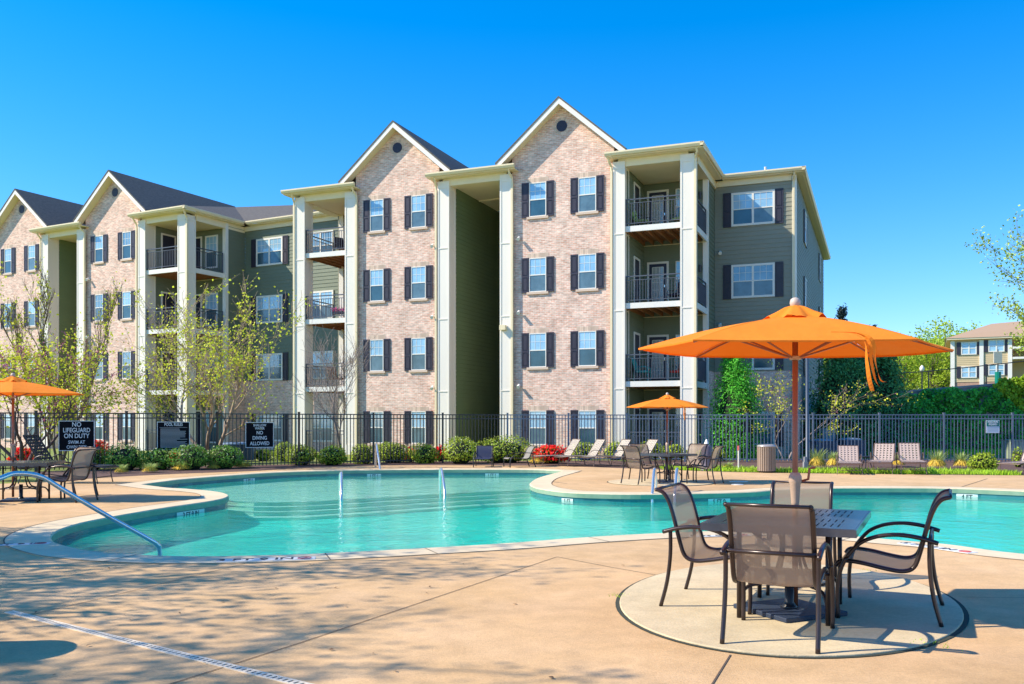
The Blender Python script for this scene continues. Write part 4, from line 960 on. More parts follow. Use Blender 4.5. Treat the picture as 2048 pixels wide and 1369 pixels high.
# far building
def far_building():
    Y = 88; c = at(1902, Y, 2.9); r = thing('apartment_building', 'distant three storey block with pale green siding and a brown roof', 'building', tuple(c), R(-25)); s_ = Y / FP * .93
    def X(px): return (px - 1902) * s_
    zz = lambda py: zat(py, Y) - 2.9
    laps(lambda x, y, z: (x, -y, z), 0, X(2009), zz(765), zz(683)).build('siding_wall', mat('far_siding', (.58, .45, .26), .7), r)
    laps(lambda x, y, z: (x, 2.5 - y, z), X(2009), X(2200), zz(765), zz(683)).build('siding_wall', mat('far_siding', (.58, .45, .26), .7), r)
    MB().box(0, .02, 0, X(2009), 10, zz(765)).build('brick_base', mat('far_brick', (.50, .30, .22), .9, var=.2), r); MB().box(X(2009), 2.6, 0, X(2200), 10, zz(765)).build('brick_base', MATS['far_brick'], r)
    MB().box(.05, .05, zz(764), X(2200), 10, zz(684)).build('inner_walls', mat('far_siding2', (.28, .27, .18), .7), r) if False else None
    for px in (1905, 1960, 2013, 2080): MB().box(X(px) - .18, -.12, 0, X(px) + .18, .1, zz(683)).build('column', M_white, r)
    def win(a, b, y0, y1):
        m = MB(); x0, x1, z0, z1 = X(a), X(b), zz(y1), zz(y0); xm = (x0 + x1) / 2; e = .09
        m.box(x0, -.10, z0, x0 + e, -.03, z1); m.box(x1 - e, -.10, z0, x1, -.03, z1); m.box(x0 + e, -.10, z1 - e, x1 - e, -.03, z1); m.box(x0 + e, -.10, z0, x1 - e, -.03, z0 + e); m.box(xm - .06, -.10, z0 + e, xm + .06, -.03, z1 - e); m.box(x0 + e, -.095, (z0 + z1) / 2 - .03, xm - .06, -.03, (z0 + z1) / 2 + .03); m.box(xm + .06, -.095, (z0 + z1) / 2 - .03, x1 - e, -.03, (z0 + z1) / 2 + .03)
        f = m.build('window', M_white, r); MB().box(x0 + e, -.06, z0 + e, x1 - e, -.035, z1 - e).build('pane', M_blind, f)
        for p in (x0 - .38, x1 + .05): MB().box(p, -.10, z0, p + .33, -.03, z1).build('shutter', M_shut, r)
    for y0, y1 in ((686, 711), (734, 757)): win(1921.5, 1951, y0, y1); win(1973, 2003, y0 - 3, y1 - 4)
    MB().prism([(-.4, zz(681)), (X(2200), zz(681)), (X(2200), zz(678)), (-.4, zz(678))], -.5, 10.5).build('gutter', M_trim, r)
    m = MB(); e = zz(678); m.add([(-.5, -.55, e), (X(2200), -.55, e), (X(2200), 11, e), (-.5, 11, e), (X(1985), 5.2, zz(641)), (X(2200), 5.2, zz(630))], [(0, 1, 5, 4), (0, 4, 3), (3, 4, 5, 2)]); m.build('roof', mat('far_shingles', (.40, .27, .17), .9), r, fix=False)
    for z in (zz(720), zz(700)): MB().box(X(2018), -.3, z - .1, X(2200), 2.5, z + .1).build('balcony', M_white, r)
far_building()
r = thing('court_fence', 'thin black court fence standing above the ivy wall', 'fence', tuple(at(1857, 60, 2.78))); o0 = at(1857, 60, 2.78); P = [at(1700, 66, 2.78), at(1778, 63, 2.78), at(1857, 60, 2.78), at(1973, 55, 2.78), at(2110, 50, 2.78)]
TZ = [2.03, 2.07, 2.09, 2.17, 2.27]
for p, t in zip(P, TZ): MB().tube([tuple(p - o0), tuple(p - o0 + Vector((0, 0, t + .05)))], .035, 6).build('post', M_iron, r)
mb = MB()
for i in range(4): mb.tube([tuple(P[i] - o0 + Vector((0, 0, TZ[i]))), tuple(P[i + 1] - o0 + Vector((0, 0, TZ[i + 1])))], .03, 6)
mb.build('top_rail', M_iron, r)
c = at(1844, 66, 3.2); r = thing('globe_lamp', 'small black post with a white globe above the ivy wall', 'lamp post', tuple(c)); MB().tube([(0, 0, 0), (0, 0, 2.0)], .05, 8).build('post', M_iron, r); MB().lathe([(.07, 1.98), (.16, 2.1), (.17, 2.25), (.08, 2.42), (.02, 2.46)], 12).build('globe', M_white, r, smooth=True)
c = at(1996, 52, 2.78); r = thing('padded_post', 'green padded post with a small white board beside the far building', 'post', tuple(c)); MB().tube([(0, 0, 0), (0, 0, 1.6)], .17, 10).build('padding', M_green, r); MB().tube([(0, 0, 1.6), (0, 0, 2.9)], .03, 6).build('pole', M_iron, r); MB().box(-.28, -.08, 2.1, .2, -.04, 2.75).build('board', M_white, r)

# ------------------------------------------------------------------ furniture
def make_chair(name, label, sling, loc, rz, frame=M_bronze, cat='chair', group=None, scale=(1, 1, 1)):
    t = thing(name, label, cat, loc, rz, group); t.scale = scale
    prof = catmull([(0, .29, .385), (0, .25, .425), (0, .12, .42), (0, -.06, .385), (0, -.17, .375), (0, -.24, .41), (0, -.28, .52), (0, -.335, .74), (0, -.375, .855), (0, -.42, .915), (0, -.475, .935)], 4)
    m = MB(); W_ = .245; K = 6
    for i, p in enumerate(prof):
        for k in range(K + 1): x = -W_ + 2 * W_ * k / K; m.v.append((x, p.y + .006 * (1 - (x / W_) ** 2), p.z - .014 * (1 - (x / W_) ** 2)))
    for i in range(len(prof) - 1):
        for k in range(K): b = i * (K + 1) + k; m.f.append((b, b + 1, b + K + 2, b + K + 1))
    so_ = m.build('sling', sling, t, smooth=True, fix=False)
    for s_ in (-1, 1):
        MB().tube([(s_ * .255, p.y, p.z) for p in prof], .0165, 8).build('side_rail', frame, t, smooth=True)
        MB().tube(catmull([(s_ * .30, .265, 0), (s_ * .30, .27, .20), (s_ * .298, .25, .36), (s_ * .296, .21, .46)], 4), .0155, 8).build('leg', frame, t, smooth=True)
        MB().tube(catmull([(s_ * .296, .21, .46), (s_ * .295, .12, .57), (s_ * .295, .0, .63), (s_ * .295, -.14, .65), (s_ * .295, -.28, .635), (s_ * .295, -.40, .60)], 4), [.0155] * 13 + [.017] * 8, 8).build('arm', frame, t, smooth=True)
        MB().tube(catmull([(s_ * .285, -.345, .625), (s_ * .285, -.345, .42), (s_ * .288, -.37, .20), (s_ * .29, -.42, 0)], 4), .0155, 8).build('leg', frame, t, smooth=True)
    for nm, x, y, z, r_ in (('rear_bar', .285, -.345, .61, .0145), ('front_bar', .30, .25, .385, .011), ('top_bar', .25, prof[-1].y, prof[-1].z, .012)): MB().tube([(-x, y, z), (x, y, z)], r_, 8).build(nm, frame, t, smooth=True)
    return t
def ang(dx, dy): return math.atan2(dy, dx) - PI / 2      # heading so that local +y points along (dx, dy)
TB = Vector((2.13, 6.85, 0)); ax = Vector((.428, .904, 0)); sx_ = Vector((.87, -.49, 0))
ZP = .016
ch = make_chair('patio_chair', 'taupe sling chair seen from behind, nearest the camera at the big table', M_sling, (1.83, 6.12, ZP), ang(.428, .904), group='sling chairs round the tables', scale=(1.02, 1.12, .975))
dup(ch, (1.71, 7.20, ZP), ang(.90, -.42), 'taupe sling chair in profile on the left side of the big table', scale=(1.36, 1.0, .97))
dup(ch, (2.82, 6.86, ZP), ang(-.90, .44), 'taupe sling chair in profile on the right side of the big table', scale=(1.42, 1.0, .97))
dup(ch, (2.54, 8.02, ZP), ang(-.40, -.9), 'sling chair facing the camera behind the big umbrella pole', scale=(1.03, 1.05, .93))
MID = at(1337, 21.7)
for dx, dy, lab in ((-.70, -.50, 'sling chair at the front left of the middle table'), (.72, -.46, 'sling chair at the front right of the middle table'), (-.38, .72, 'sling chair at the back left of the middle table'), (.62, .62, 'purple grey sling chair at the back right of the middle table')):
    dup(ch, (MID.x + dx, MID.y + dy, ZP), ang(-dx, -dy), lab, scale=(1, 1, .95))
LT = at(42, 16.7)
for dx, dy, lab in ((.86, -.12, 'sling chair at the right of the left table, back to the pool'), (.42, .85, 'sling chair facing the camera behind the left table'), (-.62, -.85, 'sling chair cut by the left picture edge, seen from behind')):
    dup(ch, (LT.x + dx, LT.y + dy, 0), ang(-dx, -dy), lab, scale=(1.12, 1.1, 1.02))

def make_table(label, loc, rz, lx, ly, group, scale=(1, 1, 1)):
    t = thing('patio_table', label, 'table', loc, rz, group); t.scale = scale; a, b = lx / 2, ly / 2; m = MB(); z0, z1 = .695, .72
    gx = .36 * a; x1 = .12 * a; x2 = .86 * a
    yb = [(.16 * b, .42 * b), (.56 * b, .84 * b)]
    # solid bands, and slotted panels between them
    ys = [-b, -yb[1][1], -yb[1][0], -yb[0][1], -yb[0][0], yb[0][0], yb[0][1], yb[1][0], yb[1][1], b]
    for i in range(9):
        if i % 2 == 0: m.box(-a, ys[i], z0, a, ys[i + 1], z1)
        else:
            for (p, q_) in ((-a, -x2), (-x1, x1), (x2, a)): m.box(p, ys[i], z0, q_, ys[i + 1], z1)
            k = 8
            for s_ in (-1, 1):
                for j in range(k): w_ = (x2 - x1) / k; p = x1 + w_ * j; xs = sorted((s_ * (p + .0045 * (j > 0)), s_ * (p + w_ - .0045 * (j < k - 1)))); m.box(xs[0], ys[i], z0, xs[1], ys[i + 1], z1)
    m.build('tabletop', M_table, t)
    m = MB(); m.box(-a - .012, -b - .012, .665, a + .012, -b - .001, .718); m.box(-a - .012, b + .001, .665, a + .012, b + .012, .718); m.box(-a - .012, -b - .001, .665, -a - .001, b + .001, .718); m.box(a + .001, -b - .001, .665, a + .012, b + .001, .718)
    m.build('edge_rim', M_table, t)
    for sx in (-1, 1):
        for sy in (-1, 1):
            X_, Y_ = sx * (a - .2), sy * (b - .30)
            MB().tube([(X_, Y_, 0), (X_, Y_, .69)], .018, 8).build('leg', M_bronze, t, smooth=True)
            MB().tube(catmull([(X_, Y_, .12), (X_ * .85, Y_ * .85, .22), (X_ * .5, Y_ * .5, .24), (X_ * .32, Y_ * .32, .30), (X_ * .2, Y_ * .15, .5), (X_ * .3, Y_ * .3, .69)], 4), .013, 6).build('brace', M_bronze, t, smooth=True)
    MB().tube([(.27 * math.cos(2 * PI * k / 28), .27 * math.sin(2 * PI * k / 28), .235) for k in range(29)], .011, 6, cap=False).build('ring', M_bronze, t, smooth=True)
    return t
make_table('dark metal table with slotted top under the big orange umbrella', (TB.x, TB.y, ZP), ang(.428, .904), 1.02, 1.44, 'metal tables')
make_table('dark metal table under the middle orange umbrella across the pool', (MID.x, MID.y, ZP), R(38), .95, .95, 'metal tables', (1, 1, .95))
make_table('dark metal table under the left orange umbrella', (LT.x, LT.y, 0), R(12), 1.2, 1.2, 'metal tables')
def umbrella_base(p, label, rz, s_=1):
    r = thing('umbrella_base', label, 'umbrella base', tuple(p), rz, 'umbrella bases'); MB().box(-.42 * s_, -.42 * s_, 0, .42 * s_, .42 * s_, .035).build('plate', M_slate, r, bevel=.006); MB().lathe([(.07, .035), (.05, .05), (.034, .08), (.034, .3)], 14).build('sleeve', M_iron, r, smooth=True)
umbrella_base((TB.x - .03, TB.y - .05, ZP), 'dark square umbrella base plate under the big table', R(25), .70); umbrella_base((MID.x, MID.y, ZP), 'dark umbrella base plate under the middle table', .3, .7); umbrella_base((LT.x, LT.y, 0), 'dark umbrella base plate under the left table', .3, .7)

def make_umbrella(label, loc):
    t = thing('patio_umbrella', label, 'umbrella', loc, 0, 'orange patio umbrellas')
    V = [(-1.20, -.02), (-.93, -.74), (.58, -.80), (1.27, .12), (.93, .76), (-.60, .78)]
    MB().tube([(0, 0, .05), (0, 0, 2.30)], .0215, 12).build('pole', M_pole, t, smooth=True)
    m = MB(); m.lathe([(.016, 2.32), (.034, 2.335), (.041, 2.362), (.034, 2.39), (.016, 2.402)], 16); m.build('finial', M_ball, t, smooth=True)
    zr = 2.015; zi = 2.245; N = 6; SEC = 10; RAD = 9
    def surf(k, s_, r):   # sector k, s along the edge, r 0..1 outward from the vent
        a, b = Vector((*V[k], 0)), Vector((*V[(k + 1) % N], 0)); e = a.lerp(b, s_); i_ = e.normalized() * .17
        p = i_.lerp(e, r); sag = math.sin(PI * s_) * (.05 * r * (1 - r) + .008 * r); z = zi + (zr - zi) * (r ** 1.05) - sag + .016 * math.sin(PI * r)
        z += .004 * math.sin(s_ * 19 + k * 2 + r * 4) * r * (1.2 - r)
        if r > .97: z += .0
        return Vector((p.x, p.y, z))
    m = MB()
    for k in range(N):
        b0 = len(m.v)
        for i in range(SEC + 1):
            for j in range(RAD + 1): m.v.append(tuple(surf(k, i / SEC, j / RAD)))
        for i in range(SEC):
            for j in range(RAD): b = b0 + i * (RAD + 1) + j; m.f.append((b, b + 1, b + RAD + 2, b + RAD + 1))
        # narrow hem
        b0 = len(m.v)
        for i in range(SEC + 1): p = surf(k, i / SEC, 1); m.v += [tuple(p), (p.x * .998, p.y * .998, p.z - .012)]
        for i in range(SEC): b = b0 + 2 * i; m.f.append((b, b + 1, b + 3, b + 2))
    co_ = m.build('canopy', M_orange, t, smooth=True, fix=False)
    m = MB(); SG = 48
    for j, (r, z) in enumerate(((.02, 2.345), (.08, 2.325), (.16, 2.275), (.235, 2.228))):
        for k in range(SG): a = 2 * PI * k / SG; ww = (.026 * math.sin(a * 6 + .4) + .014 * math.sin(a * 11)) * (j / 3) ** 2; m.v.append(((r * 1.05) * math.cos(a), r * math.sin(a), z + ww))
    for j in range(3):
        for k in range(SG): m.f.append((j * SG + k, j * SG + (k + 1) % SG, (j + 1) * SG + (k + 1) % SG, (j + 1) * SG + k))
    m.build('vent_cap', M_orange, t, smooth=True, fix=False)
    for k in range(N):
        v = Vector((*V[k], 0)); pr = [v * (.05 + .94 * f) for f in (0, .25, .5, .75, 1)]
        pts = [(p.x, p.y, surf(k, 0, max(0, (p.length - .17) / (v.length - .17))).z - .018) for p in pr]; MB().tube(pts, .007, 6).build('rib', M_pole, t)
        q_ = v * .52; MB().tube([(v.normalized().x * .035, v.normalized().y * .035, 1.945), (q_.x, q_.y, surf(k, 0, .45).z - .025)], .0075, 6).build('strut', M_pole, t)
    m = MB(); m.lathe([(.026, 1.925), (.045, 1.93), (.045, 1.955), (.026, 1.96)], 16); m.build('runner', M_hub, t)
    m = MB(); m.lathe([(.024, .80), (.030, .84), (.040, .98), (.048, 1.0), (.048, 1.04), (.034, 1.065), (.024, 1.07)], 16); m.build('crank_housing', M_hub, t, smooth=True)
    m = MB(); m.tube([(.04, 0, 1.0), (.09, -.03, 1.02), (.10, -.03, 1.10), (.14, -.04, 1.11)], .010, 6); m.build('crank_handle', mat('crank_red', (.45, .10, .03), .4), t)
    # tie straps hanging from a corner
    m = MB()
    for j, (dx, w_, ph) in enumerate(((0, .028, 0), (.03, .022, 1.2), (.055, .03, 2.0))):
        pts = catmull([(-.02 + dx * .3, -.80, 2.06), (.10 + dx, -.90, 2.04), (.165 + dx, -.93, 1.98), (.19 + dx, -.90, 1.86), (.215 + dx * 1.3, -.88, 1.74), (.24 + dx * 1.5, -.87, 1.66 + .03 * j)], 4)
        b = len(m.v)
        for i, p in enumerate(pts): o = Vector((math.cos(ph + i * .16), math.sin(ph + i * .16), 0)) * w_ * .5; m.v += [tuple(p - o), tuple(p + o)]
        for i in range(len(pts) - 1): m.f.append((b + 2 * i, b + 2 * i + 1, b + 2 * i + 3, b + 2 * i + 2))
    m.build('tie_strap', M_orange, t, fix=False)
    return t
um = make_umbrella('big orange umbrella over the table nearest the camera', (TB.x + .03, TB.y, 0))
dup(um, (MID.x - .03, MID.y, 0), R(6), 'orange umbrella over the middle table across the pool', scale=(.84, .9, .905))
dup(um, tuple(at(26, 16.9)), R(-8), 'orange umbrella at the left picture edge over the left table', scale=(1.02, 1.0, .99))

def make_lounger(label, loc, rz, strap, frame, group, ang_back=48, L=1.25, BL=.74, rows=True, scale=(1, 1, 1)):
    t = thing('lounger', label, 'lounger', loc, rz, group); t.scale = scale; w_ = .31; zs = .33; a = R(ang_back); hb = Vector((0, -math.cos(a), math.sin(a)))
    m = MB()
    for s_ in (-1, 1): m.tube(catmull([(s_ * w_, -.62, zs - .02), (s_ * w_, 0, zs), (s_ * w_, L * .8, zs), (s_ * w_, L, zs - .03)], 3), .014, 6)
    m.tube([(-w_, L, zs - .03), (w_, L, zs - .03)], .014, 6); m.tube([(-w_, -.62, zs - .02), (w_, -.62, zs - .02)], .012, 6)
    m.build('frame', frame, t)
    m = MB()
    for s_ in (-1, 1): m.tube([(s_ * (w_ - .03), 0, zs), tuple(Vector((s_ * (w_ - .03), 0, zs)) + hb * BL)], .013, 6)
    m.tube([tuple(Vector((-w_ + .03, 0, zs)) + hb * BL), tuple(Vector((w_ - .03, 0, zs)) + hb * BL)], .013, 6); m.tube([(0, -.55, zs), tuple(Vector((0, 0, zs)) + hb * .5)], .01, 5)
    bf = m.build('back_frame', frame, t)
    def weave(P, du, dv, lu, lv, step=.072, wd_=.052):
        m = MB(); nrm = du.cross(dv).normalized() * .004
        k = int(lv / step)
        for i in range(k): v0 = (i + .5) * lv / k; c = P + dv * v0; h_ = dv * wd_ / 2; m.add([tuple(c - h_ + nrm), tuple(c - h_ + du * lu + nrm), tuple(c + h_ + du * lu + nrm), tuple(c + h_ + nrm)], [(0, 1, 2, 3)])
        k = int(lu / (step * 1.25))
        for i in range(k): u0 = (i + .5) * lu / k; c = P + du * u0; h_ = du * wd_ / 2; m.add([tuple(c - h_ - nrm), tuple(c - h_ + dv * lv - nrm), tuple(c + h_ + dv * lv - nrm), tuple(c + h_ - nrm)], [(0, 1, 2, 3)])
        return m
    weave(Vector((-w_, .02, zs)), Vector((1, 0, 0)), Vector((0, 1, 0)), 2 * w_, L - .04).build('seat_straps', strap, t, fix=False)
    weave(Vector((-w_ + .03, 0, zs)), Vector((1, 0, 0)), hb, 2 * w_ - .06, BL).build('back_straps', strap, t, fix=False)
    for s_ in (-1, 1):
        for y in (-.5, L - .22): MB().tube(catmull([(s_ * w_, y, zs), (s_ * (w_ + .01), y + .02, .16), (s_ * (w_ + .02), y + (.06 if y > 0 else -.04), 0)], 3), .013, 6).build('leg', frame, t)
        MB().tube(catmull([(s_ * (w_ + .02), -.18, zs + .01), (s_ * (w_ + .03), -.12, zs + .16), (s_ * (w_ + .03), .1, zs + .2), (s_ * (w_ + .02), .26, zs + .1), (s_ * (w_ + .01), .28, zs)], 4), .011, 6).build('arm', frame, t)
    for y in (-.5, L - .2): MB().tube([(-w_, y, .12), (w_, y, .12)], .009, 5).build('stretcher', frame, t)
    return t
g1 = 'woven loungers with white straps in front of the fence'
l1 = make_lounger('first woven white lounger from the left, beside the red azaleas', tuple(at(1134, 30.6)), ang(-.92, -.40), M_strapw, M_frameb, g1, 56, BL=.66)
for px, Y, lab in ((1183, 30.2, 'second woven white lounger from the red azaleas'), (1234, 29.9, 'third woven white lounger from the red azaleas'), (1288, 29.9, 'woven white lounger half hidden by the middle table chairs')): dup(l1, tuple(at(px, Y)), ang(-.92, -.42), lab)
g2 = 'woven tan loungers on the right of the deck'
l2 = make_lounger('tan woven lounger nearest the lamp post, lowest of the right three', tuple(at(1697, 26.0)), ang(-.34, -1), M_strapt, M_frameb, g2, 50, BL=.57)
dup(l2, tuple(at(1767, 26.2)), ang(-.52, -1), 'tan woven lounger in the middle of the right three', scale=(1, 1, 1.08)); dup(l2, tuple(at(1820, 26.0)), ang(-.34, -1), 'tan woven lounger rightmost of the right three', scale=(1, 1, 1.1)); dup(l2, tuple(at(2060, 25.6)), ang(-.85, -.6), 'tan woven lounger cut off by the right picture edge')
l3 = make_lounger('shade-darkened woven lounger with flat end, right of the left table', tuple(at(98, 21.6)), ang(1, -.05), M_strapb, M_iron, 'shade-darkened woven loungers by the left table', 52, 1.55, scale=(1.1, 1, 1.25))
dup(l3, tuple(at(-30, 22.5)), ang(.9, -.3), 'shade-darkened woven lounger behind the left umbrella pole')
lb = make_chair('lounge_chair', 'low navy sling lounge chair in front of the long hedge', M_slingb, tuple(at(967, 29.3)), ang(-.05, -1), M_iron, 'lounge chair', 'low sling lounge chairs', (1, 1.2, .72))
make_chair('lounge_chair', 'low grey sling lounge chair turned left in front of the long hedge', M_slingg, tuple(at(1034, 29.3)), ang(-.95, -.35), M_iron, 'lounge chair', 'low sling lounge chairs', (1, 1.3, .72))
# small table between the tan loungers
c = at(1733, 27.2); r = thing('side_table', 'small dark side table between the tan loungers', 'side table', tuple(c)); MB().lathe([(.22, .40), (.23, .42), (.22, .43)], 20).build('tabletop', M_iron, r)
for k in range(3): a = 2 * PI * k / 3; MB().tube([(.05 * math.cos(a), .05 * math.sin(a), .40), (.2 * math.cos(a), .2 * math.sin(a), 0)], .012, 6).build('leg', M_iron, r)

# ------------------------------------------------------------------ pool rails and fittings
def rail(label, paths, r=.027):
    P = catmull(paths[0], 8); t = thing('pool_handrail', label, 'handrail', tuple(P[-1] * Vector((1, 1, 0)) if False else (P[-1].x, P[-1].y, 0)), 0, 'steel pool handrails'); o0 = Vector((P[-1].x, P[-1].y, 0))
    for p in paths: MB().tube([q_ - o0 for q_ in catmull(p, 8)], r, 12).build('tube', M_steel, t, smooth=True)
    return t
def pz(px, py, Y): return Vector(((px - 1024) * Y / FP, Y, zat(py, Y)))
rail('long curved steel handrail crossing the left front of the pool', [[Vector((-6.75, 9.35, 0)), Vector((-6.6, 9.4, .45)), pz(-75, 995, 9.5), pz(-45, 971, 9.6), pz(0, 957, 9.8), pz(31, 947.5, 9.95), pz(80, 953, 10.1), pz(130, 982, 10.25), pz(220, 1035, 10.55), pz(295, 1077, 10.85), pz(314, 1090, 10.95), pz(320, 1108, 11.0), Vector((-4.30, 11.03, -.9))]])
rail('short steel rail standing in the water left of the pool centre', [[Vector((pz(681, 985, 20.2).x, 20.2, -.43)), pz(680, 975, 20.1), pz(680.5, 951, 19.8), pz(682, 947, 19.5), pz(683, 951, 19.2), pz(682.5, 998, 18.7), Vector((pz(682, 1000, 18.6).x, 18.6, -.9))]], .03)
rail('short steel rail standing in the water at the middle of the steps', [[Vector((pz(880, 985, 21.4).x, 21.4, -.43)), pz(880, 982, 21.4), pz(880, 946, 21.3), pz(881.5, 938.5, 21.0), pz(884, 944, 20.7), pz(889.5, 988, 20.0), Vector((pz(890, 995, 19.9).x, 19.9, -.9))]], .03)
rail('steel handrail at the far pool edge in front of the shrubs', [[Vector((pz(751, 934, 29.4).x, 29.4, 0)), pz(751, 905, 29.3), pz(751.3, 893, 29.2), pz(752.5, 888.5, 29.0), pz(754, 895, 28.7), pz(759, 930, 28.0), pz(761, 948, 27.6), Vector((pz(761, 950, 27.5).x, 27.5, -.4))]], .034)
for px, lab in ((1310, 'steel entry rail in front of the middle table, left of the pair'), (1355, 'steel entry rail in front of the middle table, right of the pair')):
    rail(lab, [[Vector((pz(px + 2, 982, 19.2).x, 19.2, 0)), pz(px + 2, 960, 19.2), pz(px + .5, 944, 19.15), pz(px - 1, 938, 19.0), pz(px - 2.5, 945, 18.8), pz(px - 5, 980, 18.35), pz(px - 6, 1000, 18.2), Vector((pz(px - 6, 1000, 18.2).x, 18.15, -.8))]], .03)
c = G(1475, 970); r = thing('skimmer_lid', 'round white skimmer lid set in the deck behind the back chair', 'skimmer lid', tuple(c)); MB().lathe([(.14, 0), (.14, .012), (.12, .016)], 24).build('lid', M_white, r)
r = thing('deck_ring', 'thin white ring handle lying on the deck past the big table', 'ring', tuple(G(1477, 966.5))); MB().tube([(.22 * math.cos(2 * PI * k / 24), .10 * math.sin(2 * PI * k / 24), .03) for k in range(25)], .008, 6).build('hoop', M_white, r)
# drain strip
a, b = G(18, 1224.5), G(640, 1379); d = (b - a).normalized(); L = (b - a).length; s_ = Vector((-d.y, d.x, 0))
r = thing('trench_drain', 'long white slotted drain strip across the near left deck', 'drain', tuple(a), math.atan2(d.y, d.x)); W_ = .036
m = MB(); m.box(0, -W_, -.01, L, -W_ * .62, .006); m.box(0, W_ * .62, -.01, L, W_, .006); k = int(L / .045)
for i in range(k): x = L * i / k; m.box(x, -W_ * .62, -.012, x + .026, W_ * .62, .005)
m.build('grate', M_drain, r); m = MB(); m.box(0, -W_ * .6, -.02, L, W_ * .6, .0012); m.build('channel', M_joint, r)
# depth markers on the coping
def marker(px, py, label, txt, w_=.62, h_=.115, flip=0, no=True, z=.010):
    p = G(px, py); i = min(range(n), key=lambda k: (cop[k] - p).length); a_, b_ = pool[i - 1], pool[(i + 1) % n]; t = (b_ - a_).normalized()
    if t.x < 0: t = -t
    an = math.atan2(t.y, t.x) + flip; r = thing('depth_marker', label, 'depth marker', (p.x, p.y, z), an, 'depth markers'); MB().box(-w_ / 2, -h_ / 2, -.004, w_ / 2, h_ / 2, 0).build('tiles', M_tile, r)
    if txt: text_obj(txt, h_ * .95, M_black, r, (-(.07 if no else 0) * w_ / .6, 0, .002), (0, 0, 0), sx=1.12, bold=.002, ext=.001)
    if no:
        m = MB(); c_ = w_ / 2 - h_ * .6; m.tube([(c_ + h_ * .36 * math.cos(2 * PI * k / 20), h_ * .36 * math.sin(2 * PI * k / 20), .002) for k in range(21)], .005, 4, cap=False); m.tube([(c_ - h_ * .25, -h_ * .25, .002), (c_ + h_ * .25, h_ * .25, .002)], .005, 4); m.build('no_diving_symbol', M_red, r)
marker(534, 1120.5, '3 FT 9 IN depth marker tiles on the near left coping', '3 FT 9 IN', 1.0, .19)
marker(42, 1090, 'depth marker tiles on the coping at the left pool corner', '3 FT 9 IN', .62, .16, 1.2)
marker(1872, 1097, 'depth marker with a no diving symbol behind the right chair', '5 FT 0 IN', .95, .17)
marker(1441, 1073, 'depth marker with a no diving symbol behind the left chair', '5 FT 0 IN', .8, .15)
def band(px, py, label, txt, w_=.5, h_=.13):
    k_ = (px - 1024) / FP; best = None
    for i in range(n):
        A_, B_ = pool[i], pool[(i + 1) % n]; d = B_ - A_; den = d.x - k_ * d.y
        if abs(den) < 1e-9: continue
        t = (k_ * A_.y - A_.x) / den
        if 0 <= t <= 1:
            p = A_ + d * t; e = abs(Y0 + FP * (CAMH + .18) / p.y - py)
            if best is None or e < best[0]: best = (e, p, d.normalized())
    e, p, d = best
    if d.x < 0: d = -d
    an = math.atan2(d.y, d.x); nn = Vector((math.sin(an), -math.cos(an), 0)); p = p + nn * .004
    r = thing('depth_tile', label, 'depth marker', (p.x, p.y, -.18), an, 'depth tiles on the pool wall'); MB().box(-w_ / 2, -.006, -h_ / 2, w_ / 2, 0, h_ / 2).build('tiles', M_tile, r)
    text_obj(txt, h_ * .95, M_black, r, (0, -.008, 0), sx=.95, bold=.003, ext=.001)
band(381, 1020, '3 FT 9 IN tiles on the pool wall of the left peninsula', '3 FT 9 IN', .78, .13); band(1438, 998, '5 FT tiles on the pool wall before the middle table', '5 FT 0', .5, .12); band(1934, 989, '4 FT tiles on the far right pool wall', '4 FT', .42, .13)
band(1135, 990, 'small white depth tile on the pool wall at the right peninsula tip', '5 FT', .3, .1); band(498, 960, 'small depth tile on the far pool wall below the NO DIVING sign', '1 FT 6', .42, .11); band(748, 947, 'small depth tile on the far pool wall by the handrail', '1 FT 6', .42, .11); band(984, 946, 'small depth tile on the far pool wall before the navy lounge chair', '1 FT 6', .42, .11)

# ------------------------------------------------------------------ bins, lamp post, units
def slat_bin(name, label, c, r_, h, m, group=None):
    t = thing(name, label, 'bin', tuple(c), 0, group); k = 26
    for i in range(k):
        a = 2 * PI * i / k; T = lambda x, y, z, a=a: ((r_ + y) * math.cos(a) - x * math.sin(a), (r_ + y) * math.sin(a) + x * math.cos(a), z); MB(T).box(-PI * r_ / k * .72, -.012, .05, PI * r_ / k * .72, .008, h - .05).build('slat', m, t)
    MB().lathe([(r_ - .03, .03), (r_ - .03, h - .06)], 24).build('liner', M_black, t, smooth=False); MB().lathe([(r_ + .012, h - .06), (r_ + .018, h - .03), (r_ - .02, h), (r_ - .08, h + .012), (r_ - .1, h - .02)], 28).build('rim', mat('bin_rim', (.42, .38, .36), .35, metal=.3), t, smooth=True); MB().lathe([(r_ * .8, 0), (r_ * .85, .05)], 20).build('foot', M_black, t)
slat_bin('litter_bin', 'slatted taupe litter bin standing at the deck edge by the right fence', G(1533, 945.5), .255, .80, M_wood)
slat_bin('litter_bin', 'slatted litter bin left of the picture whose round shadow falls on the deck', Vector((-3.98, 5.62, 0)), .27, .82, M_wood)
c = G(1413, 942); r = thing('planter_bin', 'dark flared bin behind the right chair of the middle table', 'bin', tuple(c)); MB().lathe([(.25, 0), (.24, .04), (.17, .14), (.15, .4), (.16, .72), (.14, .76)], 20).build('body', mat('dark_bin', (.12, .10, .13), .5), r, smooth=True); MB().lathe([(.10, .76), (.07, .82), (.03, .92), (.01, .95)], 12).build('lid', M_white, r, smooth=True)
c = G(1477, 943); r = thing('marker_stake', 'thin white stake with a pink top in the grass strip', 'stake', tuple(c)); MB().tube([(0, 0, 0), (0, 0, .62)], .022, 8).build('stake', M_white, r); MB().tube([(0, 0, .62), (0, 0, .76)], .03, 8).build('cap', mat('pink_cap', (.7, .16, .14), .5), r)
